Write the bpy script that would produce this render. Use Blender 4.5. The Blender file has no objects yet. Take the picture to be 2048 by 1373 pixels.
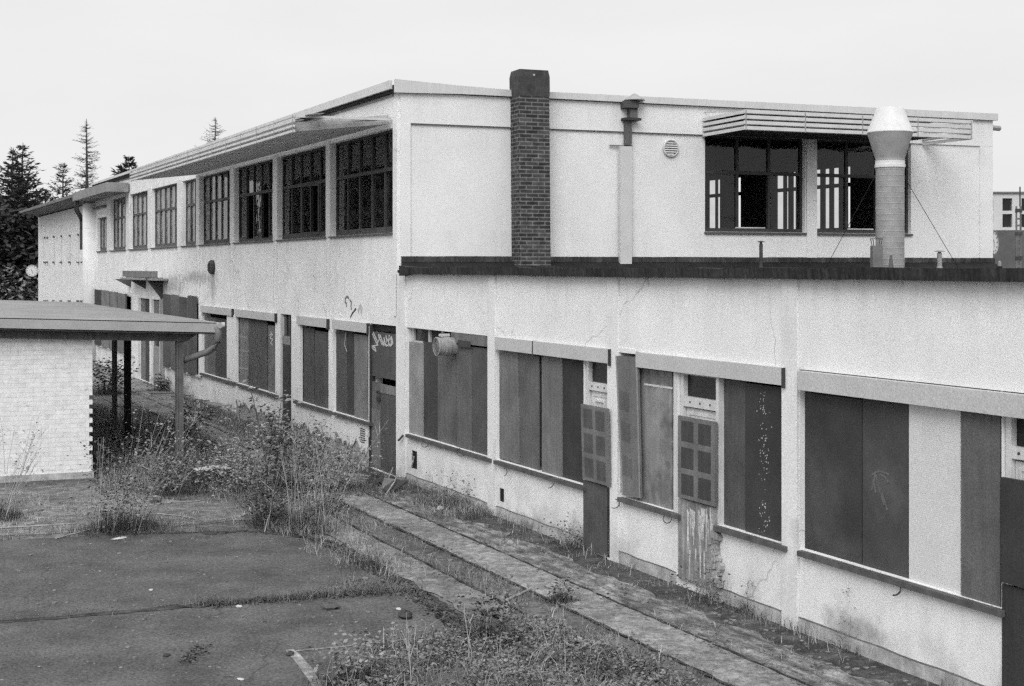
import bpy, bmesh, math, random
import numpy as np
from mathutils import Vector, Matrix
random.seed(7)
rng = np.random.default_rng(11)
R = math.radians
scene = bpy.context.scene
C = scene.collection

# ------------------------------------------------------------------ camera, sky, sun, exposure
PX_F = 2844.0            # focal length in pixels of the 2048 px wide photograph (50 mm on 36 mm film)
EYE = 3.9
HOR = 535.0
cam_data = bpy.data.cameras.new('camera')
cam_data.sensor_width = 36.0
cam_data.lens = PX_F / 2048 * 36.0
cam_data.shift_y = -(686.5 - HOR) / 2048
cam_data.clip_end = 2000
cam = bpy.data.objects.new('camera', cam_data)
C.objects.link(cam)
cam.location = (0, 0, EYE)
cam.rotation_euler = (R(90), 0, 0)
scene.camera = cam

SUN_EL, SUN_AZ = 38.0, 191.0          # azimuth clockwise from +Y: behind the camera, a little to its left
world = bpy.data.worlds.new("World")
scene.world = world
world.use_nodes = True
wn, wl = world.node_tree.nodes, world.node_tree.links
wn.clear()
sky = wn.new('ShaderNodeTexSky')
sky.sky_type = 'NISHITA'
sky.sun_disc = False
sky.sun_elevation = R(SUN_EL)
sky.sun_rotation = R(SUN_AZ)
sky.air_density = 1.0
sky.dust_density = 4.0
bw = wn.new('ShaderNodeRGBToBW')
wl.new(sky.outputs[0], bw.inputs[0])
tc = wn.new('ShaderNodeTexCoord')
mp = wn.new('ShaderNodeMapping')
mp.inputs['Scale'].default_value = (1.2, 1.2, 5.0)
wl.new(tc.outputs['Generated'], mp.inputs[0])
cl = wn.new('ShaderNodeTexNoise')
cl.inputs['Scale'].default_value = 2.2
cl.inputs['Detail'].default_value = 6
wl.new(mp.outputs[0], cl.inputs['Vector'])
cr = wn.new('ShaderNodeMapRange')
cr.inputs[1].default_value, cr.inputs[2].default_value = 0.25, 0.75
cr.inputs[3].default_value, cr.inputs[4].default_value = 8.3, 9.5
wl.new(cl.outputs[0], cr.inputs[0])
mx = wn.new('ShaderNodeMix')
mx.data_type = 'FLOAT'
mx.inputs[0].default_value = 0.9
wl.new(bw.outputs[0], mx.inputs[2])
wl.new(cr.outputs[0], mx.inputs[3])
bg = wn.new('ShaderNodeBackground')
bg.inputs['Strength'].default_value = 0.1
# an overcast sky is brighter overhead than at the horizon
sx = wn.new('ShaderNodeSeparateXYZ'); wl.new(tc.outputs['Generated'], sx.inputs[0])
m1 = wn.new('ShaderNodeMath'); m1.operation = 'MULTIPLY'; wl.new(sx.outputs[2], m1.inputs[0]); wl.new(sx.outputs[2], m1.inputs[1])
m2 = wn.new('ShaderNodeMath'); m2.operation = 'MULTIPLY_ADD'; wl.new(m1.outputs[0], m2.inputs[0]); m2.inputs[1].default_value = .9; m2.inputs[2].default_value = 1.0
m3 = wn.new('ShaderNodeMath'); m3.operation = 'MULTIPLY'; wl.new(m2.outputs[0], m3.inputs[0]); wl.new(mx.outputs[0], m3.inputs[1])
wl.new(m3.outputs[0], bg.inputs['Color'])
wo = wn.new('ShaderNodeOutputWorld')
wl.new(bg.outputs[0], wo.inputs['Surface'])

sun_data = bpy.data.lights.new('sun', 'SUN')
sun_data.energy = 1.5
sun_data.angle = R(32)
sun = bpy.data.objects.new('sun', sun_data)
C.objects.link(sun)
sd = Vector((math.sin(R(SUN_AZ)) * math.cos(R(SUN_EL)), math.cos(R(SUN_AZ)) * math.cos(R(SUN_EL)), math.sin(R(SUN_EL))))
sun.rotation_euler = sd.to_track_quat('Z', 'Y').to_euler()
sun.location = (0, 0, 30)

scene.view_settings.view_transform = 'Standard'
scene.view_settings.look = 'None'
scene.view_settings.gamma = 1.0
scene.view_settings.exposure = 0.0
scene.cycles.max_bounces = 6
scene.cycles.transparent_max_bounces = 12
scene.cycles.filter_width = 1.45
scene.cycles.use_adaptive_sampling = True
scene.cycles.adaptive_threshold = .04
scene.cycles.adaptive_min_samples = 20
scene.cycles.use_denoising = False        # fine sampling grain, like the film's

# ------------------------------------------------------------------ frames of the place
U = Vector((.4247, -.9054, 0)).normalized()          # along the long facade, towards the viewer
N = Vector((-.9054, -.4247, 0)).normalized()         # out of the long facade, into the yard
E = Vector((math.sin(R(68)), math.cos(R(68)), 0))    # along the end wall of the upper storey
Q = Vector((math.cos(R(68)), -math.sin(R(68)), 0))   # out of the end wall
K0 = (797 - 1024) / PX_F * 26.23
CO = Vector((K0, 26.23, 0))                          # the corner of both walls, at the ground
Zv = Vector((0, 0, 1))

def F(s, o, z): return CO + U * s + N * o + Zv * z   # facade frame
def G(t, q, z): return CO + E * t + Q * q + Zv * z   # end wall frame
def W(x, y, z): return Vector((x, y, z))             # world
def ray(px, py): return Vector(((px - 1024) / PX_F, 1, -(py - HOR) / PX_F))
def gp(px, py, z=0.0):                               # point on the ground seen at a photo pixel
    r = ray(px, py); d = (z - EYE) / r.z
    return Vector((r.x * d, d, z))
def fd(px, o=0.0):
    k = (px - 1024) / PX_F
    return (o + N.dot(CO)) / (N.x * k + N.y)
def fs(px, o=0.0):
    d = fd(px, o)
    return U.dot(Vector(((px - 1024) / PX_F * d, d, 0)) - CO)
def fz(px, py, o=0.0): return EYE - (py - HOR) / PX_F * fd(px, o)
def ed(px, q=0.0):
    k = (px - 1024) / PX_F
    return (q + Q.dot(CO)) / (Q.x * k + Q.y)
def et(px, q=0.0):
    d = ed(px, q)
    return E.dot(Vector(((px - 1024) / PX_F * d, d, 0)) - CO)
def ez(px, py, q=0.0): return EYE - (py - HOR) / PX_F * ed(px, q)
def loc_s(p): return U.dot(p - CO)
def loc_o(p): return N.dot(p - CO)

# ------------------------------------------------------------------ materials (all grey: the picture is black and white)
def nd(t, n): return t.nodes.new(n)
def mat(name, val, rough=.85, var=.25, scale=3.0, speck=.12, speck_scale=90., streak=0., bump=.15, spec=.3, island=0., metal=0., coord='pos', trans=0.):
    m = bpy.data.materials.new(name)
    m.use_nodes = True
    t = m.node_tree
    b = t.nodes['Principled BSDF']
    L = t.links.new
    if coord == 'pos':
        src = nd(t, 'ShaderNodeNewGeometry').outputs['Position']
    else:
        src = nd(t, 'ShaderNodeUVMap').outputs[0]
    def noise(sc, det=5, stretch=None):
        v = src
        if stretch:
            mm = nd(t, 'ShaderNodeMapping'); mm.inputs['Scale'].default_value = stretch
            L(src, mm.inputs[0]); v = mm.outputs[0]
        n = nd(t, 'ShaderNodeTexNoise'); n.inputs['Scale'].default_value = sc; n.inputs['Detail'].default_value = det
        n.inputs['Roughness'].default_value = .6
        L(v, n.inputs['Vector'])
        return n.outputs[0]
    def math_(op, a, bb, clamp=False):
        n = nd(t, 'ShaderNodeMath'); n.operation = op; n.use_clamp = clamp
        for i, x in enumerate((a, bb)):
            if isinstance(x, (int, float)): n.inputs[i].default_value = x
            else: L(x, n.inputs[i])
        return n.outputs[0]
    def rng_(v, lo, hi, a=.3, bb=.7):
        n = nd(t, 'ShaderNodeMapRange'); n.inputs[1].default_value = a; n.inputs[2].default_value = bb
        n.inputs[3].default_value = lo; n.inputs[4].default_value = hi
        L(v, n.inputs[0]); return n.outputs[0]
    col = rng_(noise(scale), 1 - var, 1 + var)
    sp = noise(speck_scale, 2)
    if speck: col = math_('MULTIPLY', col, rng_(sp, 1 - speck, 1 + speck))
    if streak:
        s = noise(1.0, 6, (22, 22, 1.1) if coord == 'pos' else (22, 1.1, 1))
        col = math_('MULTIPLY', col, rng_(s, 1 - streak, 1 + streak * .6, .38, .62))
    if island:
        g = nd(t, 'ShaderNodeNewGeometry')
        col = math_('MULTIPLY', col, rng_(g.outputs['Random Per Island'], 1 - island, 1 + island, 0, 1))
    col = math_('MULTIPLY', col, val)
    L(col, b.inputs['Base Color'])
    b.inputs['Roughness'].default_value = rough
    b.inputs['Specular IOR Level'].default_value = spec
    b.inputs['Metallic'].default_value = metal
    if bump:
        bp = nd(t, 'ShaderNodeBump'); bp.inputs['Strength'].default_value = bump; bp.inputs['Distance'].default_value = .02
        L(sp, bp.inputs['Height']); L(bp.outputs[0], b.inputs['Normal'])
    m['col'] = 1
    # handles for later additions
    m_info[name] = (t, b, col, src, noise, math_, rng_)
    return m
m_info = {}
def recolor(m, fn):
    """fn(tools, colour socket) -> new colour socket"""
    t, b, col, src, noise, math_, rng_ = m_info[m.name]
    new = fn(t, col, src, noise, math_, rng_)
    t.links.new(new, b.inputs['Base Color'])
    return m

def blotch(m, pts, dark, soft=.5, nscale=6.0):
    """irregular damp / dirt patches: pts = [(centre, (rx, ry, rz))] in world metres"""
    def fn(t, col, src, noise, math_, rng_):
        L = t.links.new
        nz = noise(nscale, 6)
        for c, r in pts:
            sub = nd(t, 'ShaderNodeVectorMath'); sub.operation = 'SUBTRACT'; L(src, sub.inputs[0]); sub.inputs[1].default_value = c
            dv = nd(t, 'ShaderNodeVectorMath'); dv.operation = 'DIVIDE'; L(sub.outputs[0], dv.inputs[0]); dv.inputs[1].default_value = r
            ln = nd(t, 'ShaderNodeVectorMath'); ln.operation = 'LENGTH'; L(dv.outputs[0], ln.inputs[0])
            v = math_('ADD', ln.outputs['Value'], math_('MULTIPLY', math_('SUBTRACT', nz, .5), 3.0))
            k = rng_(v, dark, 1.0, 1 - soft, 1 + soft)
            col = math_('MULTIPLY', col, k)
        m_info[m.name] = (t, m_info[m.name][1], col, src, noise, math_, rng_)
        return col
    return recolor(m, fn)

def stripes(m, axis, per_m, lo, hi, dist=0.0):
    """woven / perforated / corrugated line pattern along a UV axis"""
    def fn(t, col, src, noise, math_, rng_):
        L = t.links.new
        uv = nd(t, 'ShaderNodeUVMap').outputs[0]
        w = nd(t, 'ShaderNodeTexWave'); w.bands_direction = 'X' if axis == 0 else 'Y'
        w.inputs['Scale'].default_value = per_m * math.pi / 10 / 1.0
        w.inputs['Distortion'].default_value = dist; w.inputs['Detail'].default_value = 1
        L(uv, w.inputs['Vector'])
        return math_('MULTIPLY', col, rng_(w.outputs['Fac'], lo, hi, 0, 1))
    return recolor(m, fn)

M = {}
M['plaster'] = mat('wall_plaster', .83, var=.07, scale=1.3, speck=.09, speck_scale=75, streak=.012, bump=.3)
M['plaster_end'] = mat('end_wall_plaster', .80, var=.05, scale=1.1, speck=.08, speck_scale=75, streak=.01, bump=.3)
M['pilaster'] = mat('pilaster_plaster', .72, var=.07, scale=1.5, speck=.15, speck_scale=45, streak=.015, bump=.35)
M['pilaster_wing'] = mat('white_pilaster_paint', .78, var=.06, scale=2, speck=.12, speck_scale=45, streak=.02)
M['plinth'] = mat('plinth_concrete', .42, var=.35, scale=5, speck=.25, streak=.12)
M['peel'] = mat('peeled_render', .33, var=.45, scale=4, speck=.3, speck_scale=25)
M['box'] = mat('shutter_box_grey', .52, var=.07, scale=2, speck=.14, speck_scale=45, streak=.025)
M['sill'] = mat('dark_sill_metal', .10, var=.3, scale=6, rough=.6)
M['trim'] = mat('roof_edge_metal', .62, var=.08, scale=2, rough=.6, streak=.05)
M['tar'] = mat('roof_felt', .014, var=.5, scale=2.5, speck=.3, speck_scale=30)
M['tar_edge'] = mat('tarred_fascia', .030, var=.5, scale=2.0, speck=.35, speck_scale=25, streak=.5)
M['upstand'] = mat('felt_upstand', .055, var=.6, scale=2.2, speck=.3, speck_scale=30, streak=.35)
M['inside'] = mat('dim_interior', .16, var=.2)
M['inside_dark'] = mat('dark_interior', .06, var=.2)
M['frame'] = mat('dark_window_frame', .045, var=.25, rough=.55)
M['frame_mid'] = mat('weathered_window_frame', .09, var=.3, rough=.6)
M['white_frame'] = mat('white_door_frame', .62, var=.12, scale=4, streak=.1)
M['louvre'] = mat('pale_louvre_metal', .62, var=.10, scale=4, rough=.5)
M['louvre_grey'] = mat('grey_fin_metal', .46, var=.2, scale=5, rough=.6)
M['louvre_dark'] = mat('louvre_slat_metal', .33, var=.2, scale=5, rough=.5)
M['iron'] = mat('dark_iron', .06, var=.4, scale=8, rough=.6)
M['galv'] = mat('galvanised_sheet', .34, var=.14, scale=7, rough=.55, speck=.15, speck_scale=60, metal=.2)
M['hood_top'] = mat('pale_hood_sheet', .72, var=.08, scale=6, rough=.6)
M['hood_low'] = mat('grey_hood_sheet', .36, var=.12, scale=6, rough=.6)  # lower cone of the hood, a darker grey than its top
for k, v in dict(b05=.044, b07=.060, b09=.092, b12=.125, b15=.165, b20=.19, b28=.28).items():
    M[k] = mat('board_grey_' + ('deep dark dusky mid ash pale light'.split()[list('b05 b07 b09 b12 b15 b20 b28'.split()).index(k)]), v, var=.22, scale=2.2, speck=.25, speck_scale=60, streak=.10, rough=.75)
M['mesh_dark'] = stripes(mat('dark_perforated_board', .047, var=.25, scale=2.0, speck=.15, speck_scale=60, rough=.65), 1, 48, .78, 1.22, .5)
M['mesh_mid'] = stripes(mat('grey_perforated_board', .066, var=.2, scale=2.0, speck=.15, speck_scale=60, rough=.65), 1, 48, .78, 1.22, .5)
M['mesh_light'] = stripes(mat('pale_perforated_board', .27, var=.2, scale=3.0, speck=.12, speck_scale=60, streak=.1), 1, 48, .88, 1.1, .5)
M['mesh_white'] = stripes(mat('white_perforated_board', .66, var=.05, scale=3.0, speck=.12, speck_scale=60), 1, 52, .92, 1.05, .8)
M['stained'] = mat('stained_panel', .25, var=.45, scale=5, speck=.25, streak=.3)
M['drip'] = mat('white_drips', .55, var=.4, scale=14)
M['paint_white'] = mat('white_spray_paint', .50, var=.2, scale=20)
M['paint_dark'] = mat('dark_spray_paint', .20, var=.2, scale=20)
M['dust'] = mat('chalk_smear', .13, var=.3, scale=14)
M['shed_roof'] = mat('corrugated_cement', .27, var=.14, scale=1.2, speck=.15, speck_scale=40)
M['shed_fascia'] = mat('shed_fascia_metal', .36, var=.1, scale=2)
M['timber'] = mat('dark_timber', .10, var=.25, scale=3, streak=.25)
M['post'] = mat('steel_post_paint', .12, var=.25, scale=4)
M['post_dark'] = mat('black_steel_post', .016, var=.25, scale=4)
M['pipe_grey'] = mat('grey_pipe', .17, var=.2, scale=5, rough=.6)
M['bark'] = mat('bark', .07, var=.3, scale=3)
M['needles'] = mat('spruce_needles', .035, var=.35, scale=.5, speck=0, island=.5, bump=0)
M['needles_thin'] = mat('larch_needles', .085, var=.3, scale=.5, speck=0, island=.45, bump=0)
M['leaf'] = mat('weed_leaves', .19, var=.35, scale=1.5, speck=0, island=.45, bump=0)
M['leaf_pale'] = mat('pale_weed_leaves', .27, var=.3, scale=1.5, speck=0, island=.5, bump=0)
M['leaf_dark'] = mat('dark_weed_leaves', .085, var=.35, scale=1.5, speck=0, island=.6, bump=0)
M['grass'] = mat('grass_blades', .17, var=.45, scale=.9, speck=0, island=.6, bump=0)
M['straw'] = mat('dry_straw', .40, var=.3, scale=1.5, speck=0, island=.45, bump=0)
M['stalk'] = mat('dry_stalk', .40, var=.25, scale=5, speck=0, island=.3, bump=0)
M['wood_stick'] = mat('weathered_stick', .34, var=.3, scale=8)
M['stone'] = mat('rubble_stone', .17, var=.35, scale=9, island=.5)
M['litter'] = mat('pale_litter', .50, var=.2, scale=10)
M['clock_white'] = mat('clock_face', .74, var=.04, scale=10, speck=.05)
M['far_wall'] = mat('far_wall_render', .60, var=.06, scale=1)
M['far_dark'] = mat('far_wall_base', .115, var=.2, scale=1)
M['far_glass'] = mat('far_window_glass', .02, var=.5, scale=.8, rough=.25, bump=0)

# ground materials
def ground_mat(name, val, var, sc, speck, bump=.5, stretch=None):
    m = mat(name, val, var=var, scale=sc, speck=speck, speck_scale=38, bump=bump, rough=.95, spec=.15, coord='uv' if stretch else 'pos')
    def fn(t, col, src, noise, math_, rng_):
        a = rng_(noise(.55, 6), .72, 1.22, .35, .65)
        b = rng_(noise(11, 4), .75, 1.25, .35, .65)
        b = math_('MULTIPLY', b, rng_(noise(4.5, 8), .80, 1.24, .40, .60))
        if stretch: b = math_('MULTIPLY', b, rng_(noise(1.0, 7, stretch), .55, 1.4, .38, .62))
        return math_('MULTIPLY', math_('MULTIPLY', col, a), b)
    return recolor(m, fn)
M['ground'] = ground_mat('bare_earth', .135, .35, 1.6, .3)
M['soil'] = ground_mat('dark_soil', .085, .4, 2.2, .35)
M['straw_soil'] = ground_mat('pale_dry_soil', .19, .35, 2.5, .35)
M['slab'] = ground_mat('old_concrete_slab', .100, .34, 1.2, .45, bump=.6)
def cracks(m, scale, depth, wdt=.012):
    def fn(t, col, src, noise, math_, rng_):
        L = t.links.new; nz = nd(t, 'ShaderNodeTexNoise'); nz.inputs['Scale'].default_value = 3; nz.inputs['Detail'].default_value = 5; L(src, nz.inputs['Vector'])
        v = nd(t, 'ShaderNodeVectorMath'); v.operation = 'MULTIPLY_ADD'; L(nz.outputs['Color'], v.inputs[0]); v.inputs[1].default_value = (.35, .35, .35); L(src, v.inputs[2])
        vo = nd(t, 'ShaderNodeTexVoronoi'); vo.feature = 'DISTANCE_TO_EDGE'; vo.inputs['Scale'].default_value = scale; L(v.outputs[0], vo.inputs['Vector'])
        k = rng_(vo.outputs['Distance'], depth, 1.0, .0, wdt); brk = rng_(noise(.7, 3), 0, 1, .45, .55)
        mixk = math_('ADD', math_('MULTIPLY', math_('SUBTRACT', k, 1.0), brk), 1.0)
        return math_('MULTIPLY', col, mixk)
    return recolor(m, fn)
M['flue'] = mat('painted_flue', .60, var=.06, scale=2, speck=.1)
cracks(M['slab'], .45, .62, .009)
M['path'] = ground_mat('worn_concrete_path', .25, .12, 1.5, .35, bump=.5)
M['joint'] = ground_mat('mossy_joint', .052, .5, 5, .3)
M['mark'] = ground_mat('pale_edging', .24, .25, 3, .3)
M['path_worn'] = ground_mat('dirty_concrete_strip', .19, .3, 2.0, .35)
M['moss'] = ground_mat('mossy_paving', .19, .55, 2.6, .4)
M['stones'] = ground_mat('weathered_stone_paving', .20, .35, 2.6, .4, stretch=(2.6, 9, 1))

# brick chimney (UV in metres)
def brick_mat(name, c1, c2, mortar, bw_, bh, ms, lo=.6, hi=1.4, bmp=.6):
    m = bpy.data.materials.new(name); m.use_nodes = True
    t = m.node_tree; b = t.nodes['Principled BSDF']; L = t.links.new
    uv = nd(t, 'ShaderNodeUVMap').outputs[0]
    br = nd(t, 'ShaderNodeTexBrick')
    br.inputs['Scale'].default_value = 1.0
    br.inputs['Brick Width'].default_value = bw_; br.inputs['Row Height'].default_value = bh
    br.inputs['Mortar Size'].default_value = ms; br.inputs['Mortar Smooth'].default_value = .2
    br.inputs['Color1'].default_value = (c1,) * 3 + (1,); br.inputs['Color2'].default_value = (c2,) * 3 + (1,)
    br.inputs['Mortar'].default_value = (mortar,) * 3 + (1,)
    br.inputs['Bias'].default_value = -.1
    L(uv, br.inputs['Vector'])
    n = nd(t, 'ShaderNodeTexNoise'); n.inputs['Scale'].default_value = 7; n.inputs['Detail'].default_value = 6
    L(uv, n.inputs['Vector'])
    mr = nd(t, 'ShaderNodeMapRange'); mr.inputs[1].default_value = .3; mr.inputs[2].default_value = .7; mr.inputs[3].default_value = lo; mr.inputs[4].default_value = hi
    L(n.outputs[0], mr.inputs[0])
    v = nd(t, 'ShaderNodeVectorMath'); v.operation = 'MULTIPLY'
    L(br.outputs['Color'], v.inputs[0]); L(mr.outputs[0], v.inputs[1])
    L(v.outputs[0], b.inputs['Base Color'])
    b.inputs['Roughness'].default_value = .9; b.inputs['Specular IOR Level'].default_value = .2
    bp = nd(t, 'ShaderNodeBump'); bp.inputs['Strength'].default_value = bmp; bp.inputs['Distance'].default_value = .01
    bp.invert = True
    L(br.outputs['Fac'], bp.inputs['Height']); L(bp.outputs[0], b.inputs['Normal'])
    return m
M['brick'] = brick_mat('chimney_brick', .036, .085, .165, .25, .0745, .012)
M['brick_cap'] = mat('sooty_cement_cap', .062, var=.35, scale=6, speck=.3, speck_scale=40)
M['white_brick'] = brick_mat('whitewashed_brick', .85, .78, .72, .26, .085, .007, .86, 1.06, .35)
# chipped whitewash
def chip():
    m = M['white_brick']; t = m.node_tree; L = t.links.new
    b = t.nodes['Principled BSDF']; old = b.inputs['Base Color'].links[0].from_socket
    uv = nd(t, 'ShaderNodeUVMap').outputs[0]
    mm = nd(t, 'ShaderNodeMapping'); mm.inputs['Scale'].default_value = (1.0, 3.0, 1); L(uv, mm.inputs[0])
    n = nd(t, 'ShaderNodeTexNoise'); n.inputs['Scale'].default_value = 3.2; n.inputs['Detail'].default_value = 8; n.inputs['Roughness'].default_value = .75
    L(mm.outputs[0], n.inputs['Vector'])
    mr = nd(t, 'ShaderNodeMapRange'); mr.inputs[1].default_value = .60; mr.inputs[2].default_value = .66; mr.inputs[3].default_value = 1; mr.inputs[4].default_value = .55
    L(n.outputs[0], mr.inputs[0])
    n2 = nd(t, 'ShaderNodeTexNoise'); n2.inputs['Scale'].default_value = 60; L(uv, n2.inputs['Vector'])
    mr2 = nd(t, 'ShaderNodeMapRange'); mr2.inputs[1].default_value = .3; mr2.inputs[2].default_value = .7; mr2.inputs[3].default_value = .9; mr2.inputs[4].default_value = 1.1
    L(n2.outputs[0], mr2.inputs[0])
    v = nd(t, 'ShaderNodeVectorMath'); v.operation = 'MULTIPLY'; L(old, v.inputs[0]); L(mr.outputs[0], v.inputs[1])
    v2 = nd(t, 'ShaderNodeVectorMath'); v2.operation = 'MULTIPLY'; L(v.outputs[0], v2.inputs[0]); L(mr2.outputs[0], v2.inputs[1])
    L(v2.outputs[0], b.inputs['Base Color'])
chip()

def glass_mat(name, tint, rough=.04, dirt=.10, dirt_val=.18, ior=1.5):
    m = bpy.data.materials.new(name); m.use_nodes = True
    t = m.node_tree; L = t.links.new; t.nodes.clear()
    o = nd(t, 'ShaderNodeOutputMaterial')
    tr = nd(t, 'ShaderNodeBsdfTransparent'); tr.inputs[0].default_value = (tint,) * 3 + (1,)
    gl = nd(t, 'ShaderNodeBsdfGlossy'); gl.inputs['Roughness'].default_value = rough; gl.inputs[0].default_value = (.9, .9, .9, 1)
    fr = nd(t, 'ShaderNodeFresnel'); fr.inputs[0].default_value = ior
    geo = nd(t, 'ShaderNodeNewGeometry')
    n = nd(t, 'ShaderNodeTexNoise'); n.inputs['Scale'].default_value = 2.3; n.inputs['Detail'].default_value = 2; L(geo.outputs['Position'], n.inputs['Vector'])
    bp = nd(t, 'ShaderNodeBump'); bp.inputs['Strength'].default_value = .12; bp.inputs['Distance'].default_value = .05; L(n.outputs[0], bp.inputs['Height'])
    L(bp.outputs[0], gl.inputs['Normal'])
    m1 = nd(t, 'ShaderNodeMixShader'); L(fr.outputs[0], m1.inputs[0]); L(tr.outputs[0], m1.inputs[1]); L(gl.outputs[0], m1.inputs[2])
    df = nd(t, 'ShaderNodeBsdfDiffuse'); df.inputs[0].default_value = (dirt_val,) * 3 + (1,)  # diffuse film: dirt, and painted sky paleness in the far panes
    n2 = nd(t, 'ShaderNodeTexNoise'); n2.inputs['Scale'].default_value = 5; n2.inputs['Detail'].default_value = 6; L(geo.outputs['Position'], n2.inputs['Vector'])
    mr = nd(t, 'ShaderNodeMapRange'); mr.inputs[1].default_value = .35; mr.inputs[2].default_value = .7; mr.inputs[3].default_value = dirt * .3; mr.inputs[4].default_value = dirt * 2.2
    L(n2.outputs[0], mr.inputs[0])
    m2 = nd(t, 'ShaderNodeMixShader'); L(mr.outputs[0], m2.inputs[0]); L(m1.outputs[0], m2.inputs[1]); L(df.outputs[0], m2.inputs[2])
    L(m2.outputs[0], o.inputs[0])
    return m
M['glass'] = glass_mat('dusty_window_glass', .55, dirt=.07, ior=2.0)
M['glass_sky_pale'] = glass_mat('sky_pale_window_glass', .5, dirt=.30, dirt_val=.5, ior=2.0)  # pale diffuse layer paints the sky reflected in the far panes
M['glass_clear'] = glass_mat('clear_window_glass', .8, dirt=.05, dirt_val=.12)

# ------------------------------------------------------------------ mesh builder
class B:
    def __init__(s): s.v, s.f, s.uv = [], [], []
    def poly(s, pts, uvs=None):
        i = len(s.v); s.v += [tuple(p) for p in pts]
        s.f.append(tuple(range(i, i + len(pts))))
        s.uv += (uvs if uvs else [(0, 0)] * len(pts))
    def quad(s, fr, p):                       # p: 4 local triples; UV from the dominant plane
        a = np.array(p); d = a.max(0) - a.min(0); k = int(np.argmin(d))
        ax = [(1, 2), (0, 2), (0, 1)][k]
        s.poly([fr(*q) for q in p], [(q[ax[0]], q[ax[1]]) for q in p])
    def box(s, fr, a0, a1, b0, b1, c0, c1):
        P = lambda i, j, k: ((a0, a1)[i], (b0, b1)[j], (c0, c1)[k])
        for q in (((0,0,0),(1,0,0),(1,0,1),(0,0,1)), ((0,1,0),(0,1,1),(1,1,1),(1,1,0)), ((0,0,0),(0,0,1),(0,1,1),(0,1,0)),
                  ((1,0,0),(1,1,0),(1,1,1),(1,0,1)), ((0,0,0),(0,1,0),(1,1,0),(1,0,0)), ((0,0,1),(1,0,1),(1,1,1),(0,1,1))):
            s.quad(fr, [P(*x) for x in q])
        return s
    def prism(s, fr, pts, b0, b1):            # pts: (a, c) polygon, extruded along b
        n = len(pts)
        s.poly([fr(a, b1, c) for a, c in pts], [(a, c) for a, c in pts])
        s.poly([fr(a, b0, c) for a, c in reversed(pts)], [(a, c) for a, c in reversed(pts)])
        for i in range(n):
            (a, c), (a2, c2) = pts[i], pts[(i + 1) % n]
            s.poly([fr(a, b0, c), fr(a2, b0, c2), fr(a2, b1, c2), fr(a, b1, c)], [(b0, c), (b0, c2), (b1, c2), (b1, c)])
        return s
    def tube(s, pts, r, n=8, r1=None, cap=True):
        pts = [Vector(p) for p in pts]; m = len(pts); base = len(s.v)
        for i, p in enumerate(pts):
            d = (pts[min(i + 1, m - 1)] - pts[max(i - 1, 0)]).normalized()
            a = d.orthogonal().normalized() if abs(d.z) < .95 else d.cross(Vector((1, 0, 0))).normalized()
            if abs(d.z) < .95: a = d.cross(Zv).normalized()
            b = d.cross(a)
            rr = r if r1 is None else r + (r1 - r) * i / max(m - 1, 1)
            for k in range(n):
                t = 2 * math.pi * k / n
                s.v.append(tuple(p + (a * math.cos(t) + b * math.sin(t)) * rr))
        for i in range(m - 1):
            for k in range(n):
                k2 = (k + 1) % n
                s.f.append((base + i*n + k, base + i*n + k2, base + (i+1)*n + k2, base + (i+1)*n + k))
                s.uv += [(k / n, i), (k / n + 1 / n, i), (k / n + 1 / n, i + 1), (k / n, i + 1)]
        if cap:
            s.f.append(tuple(base + k for k in range(n))); s.uv += [(0, 0)] * n
            s.f.append(tuple(base + (m-1)*n + k for k in range(n))); s.uv += [(0, 0)] * n
        return s
    def lathe(s, c, prof, n=28, axis=None, cap=True):   # prof: (r, h)
        c = Vector(c); ax = Vector(axis).normalized() if axis else Zv
        a = ax.orthogonal().normalized(); b = ax.cross(a); base = len(s.v)
        for r, h in prof:
            for k in range(n):
                t = 2 * math.pi * k / n
                s.v.append(tuple(c + ax * h + (a * math.cos(t) + b * math.sin(t)) * r))
        for i in range(len(prof) - 1):
            for k in range(n):
                k2 = (k + 1) % n
                s.f.append((base + i*n + k, base + i*n + k2, base + (i+1)*n + k2, base + (i+1)*n + k))
                s.uv += [(k / n, prof[i][1]), ((k + 1) / n, prof[i][1]), ((k + 1) / n, prof[i+1][1]), (k / n, prof[i+1][1])]
        if cap:
            for j in (0, len(prof) - 1):
                s.f.append(tuple(base + j*n + k for k in range(n))); s.uv += [(0, 0)] * n
        return s
    def build(s, name, m, parent=None, loc=None, smooth=False, fix=True):
        me = bpy.data.meshes.new(name)
        off = Vector(loc) if loc is not None else (Vector(parent['_o']) if parent is not None and '_o' in parent else None)
        if off is None:
            a = np.array(s.v); off = Vector(((a[:,0].min() + a[:,0].max()) / 2, (a[:,1].min() + a[:,1].max()) / 2, a[:,2].min()))
        me.from_pydata([tuple(Vector(v) - off) for v in s.v], [], s.f)
        u = me.uv_layers.new(name='UVMap')
        u.data.foreach_set('uv', np.array(s.uv, dtype=np.float32).ravel())
        if fix:
            bm = bmesh.new(); bm.from_mesh(me); bmesh.ops.recalc_face_normals(bm, faces=bm.faces); bm.to_mesh(me); bm.free()
        me.materials.append(m if not isinstance(m, str) else M[m])
        if smooth: me.polygons.foreach_set('use_smooth', [True] * len(me.polygons))
        o = bpy.data.objects.new(name, me); C.objects.link(o)
        if parent is not None:
            o.parent = parent
            o['_o'] = tuple(off)
        else:
            o.location = off; o['_o'] = tuple(off)
        return o
    def bevel(s, *a): return s

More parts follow.
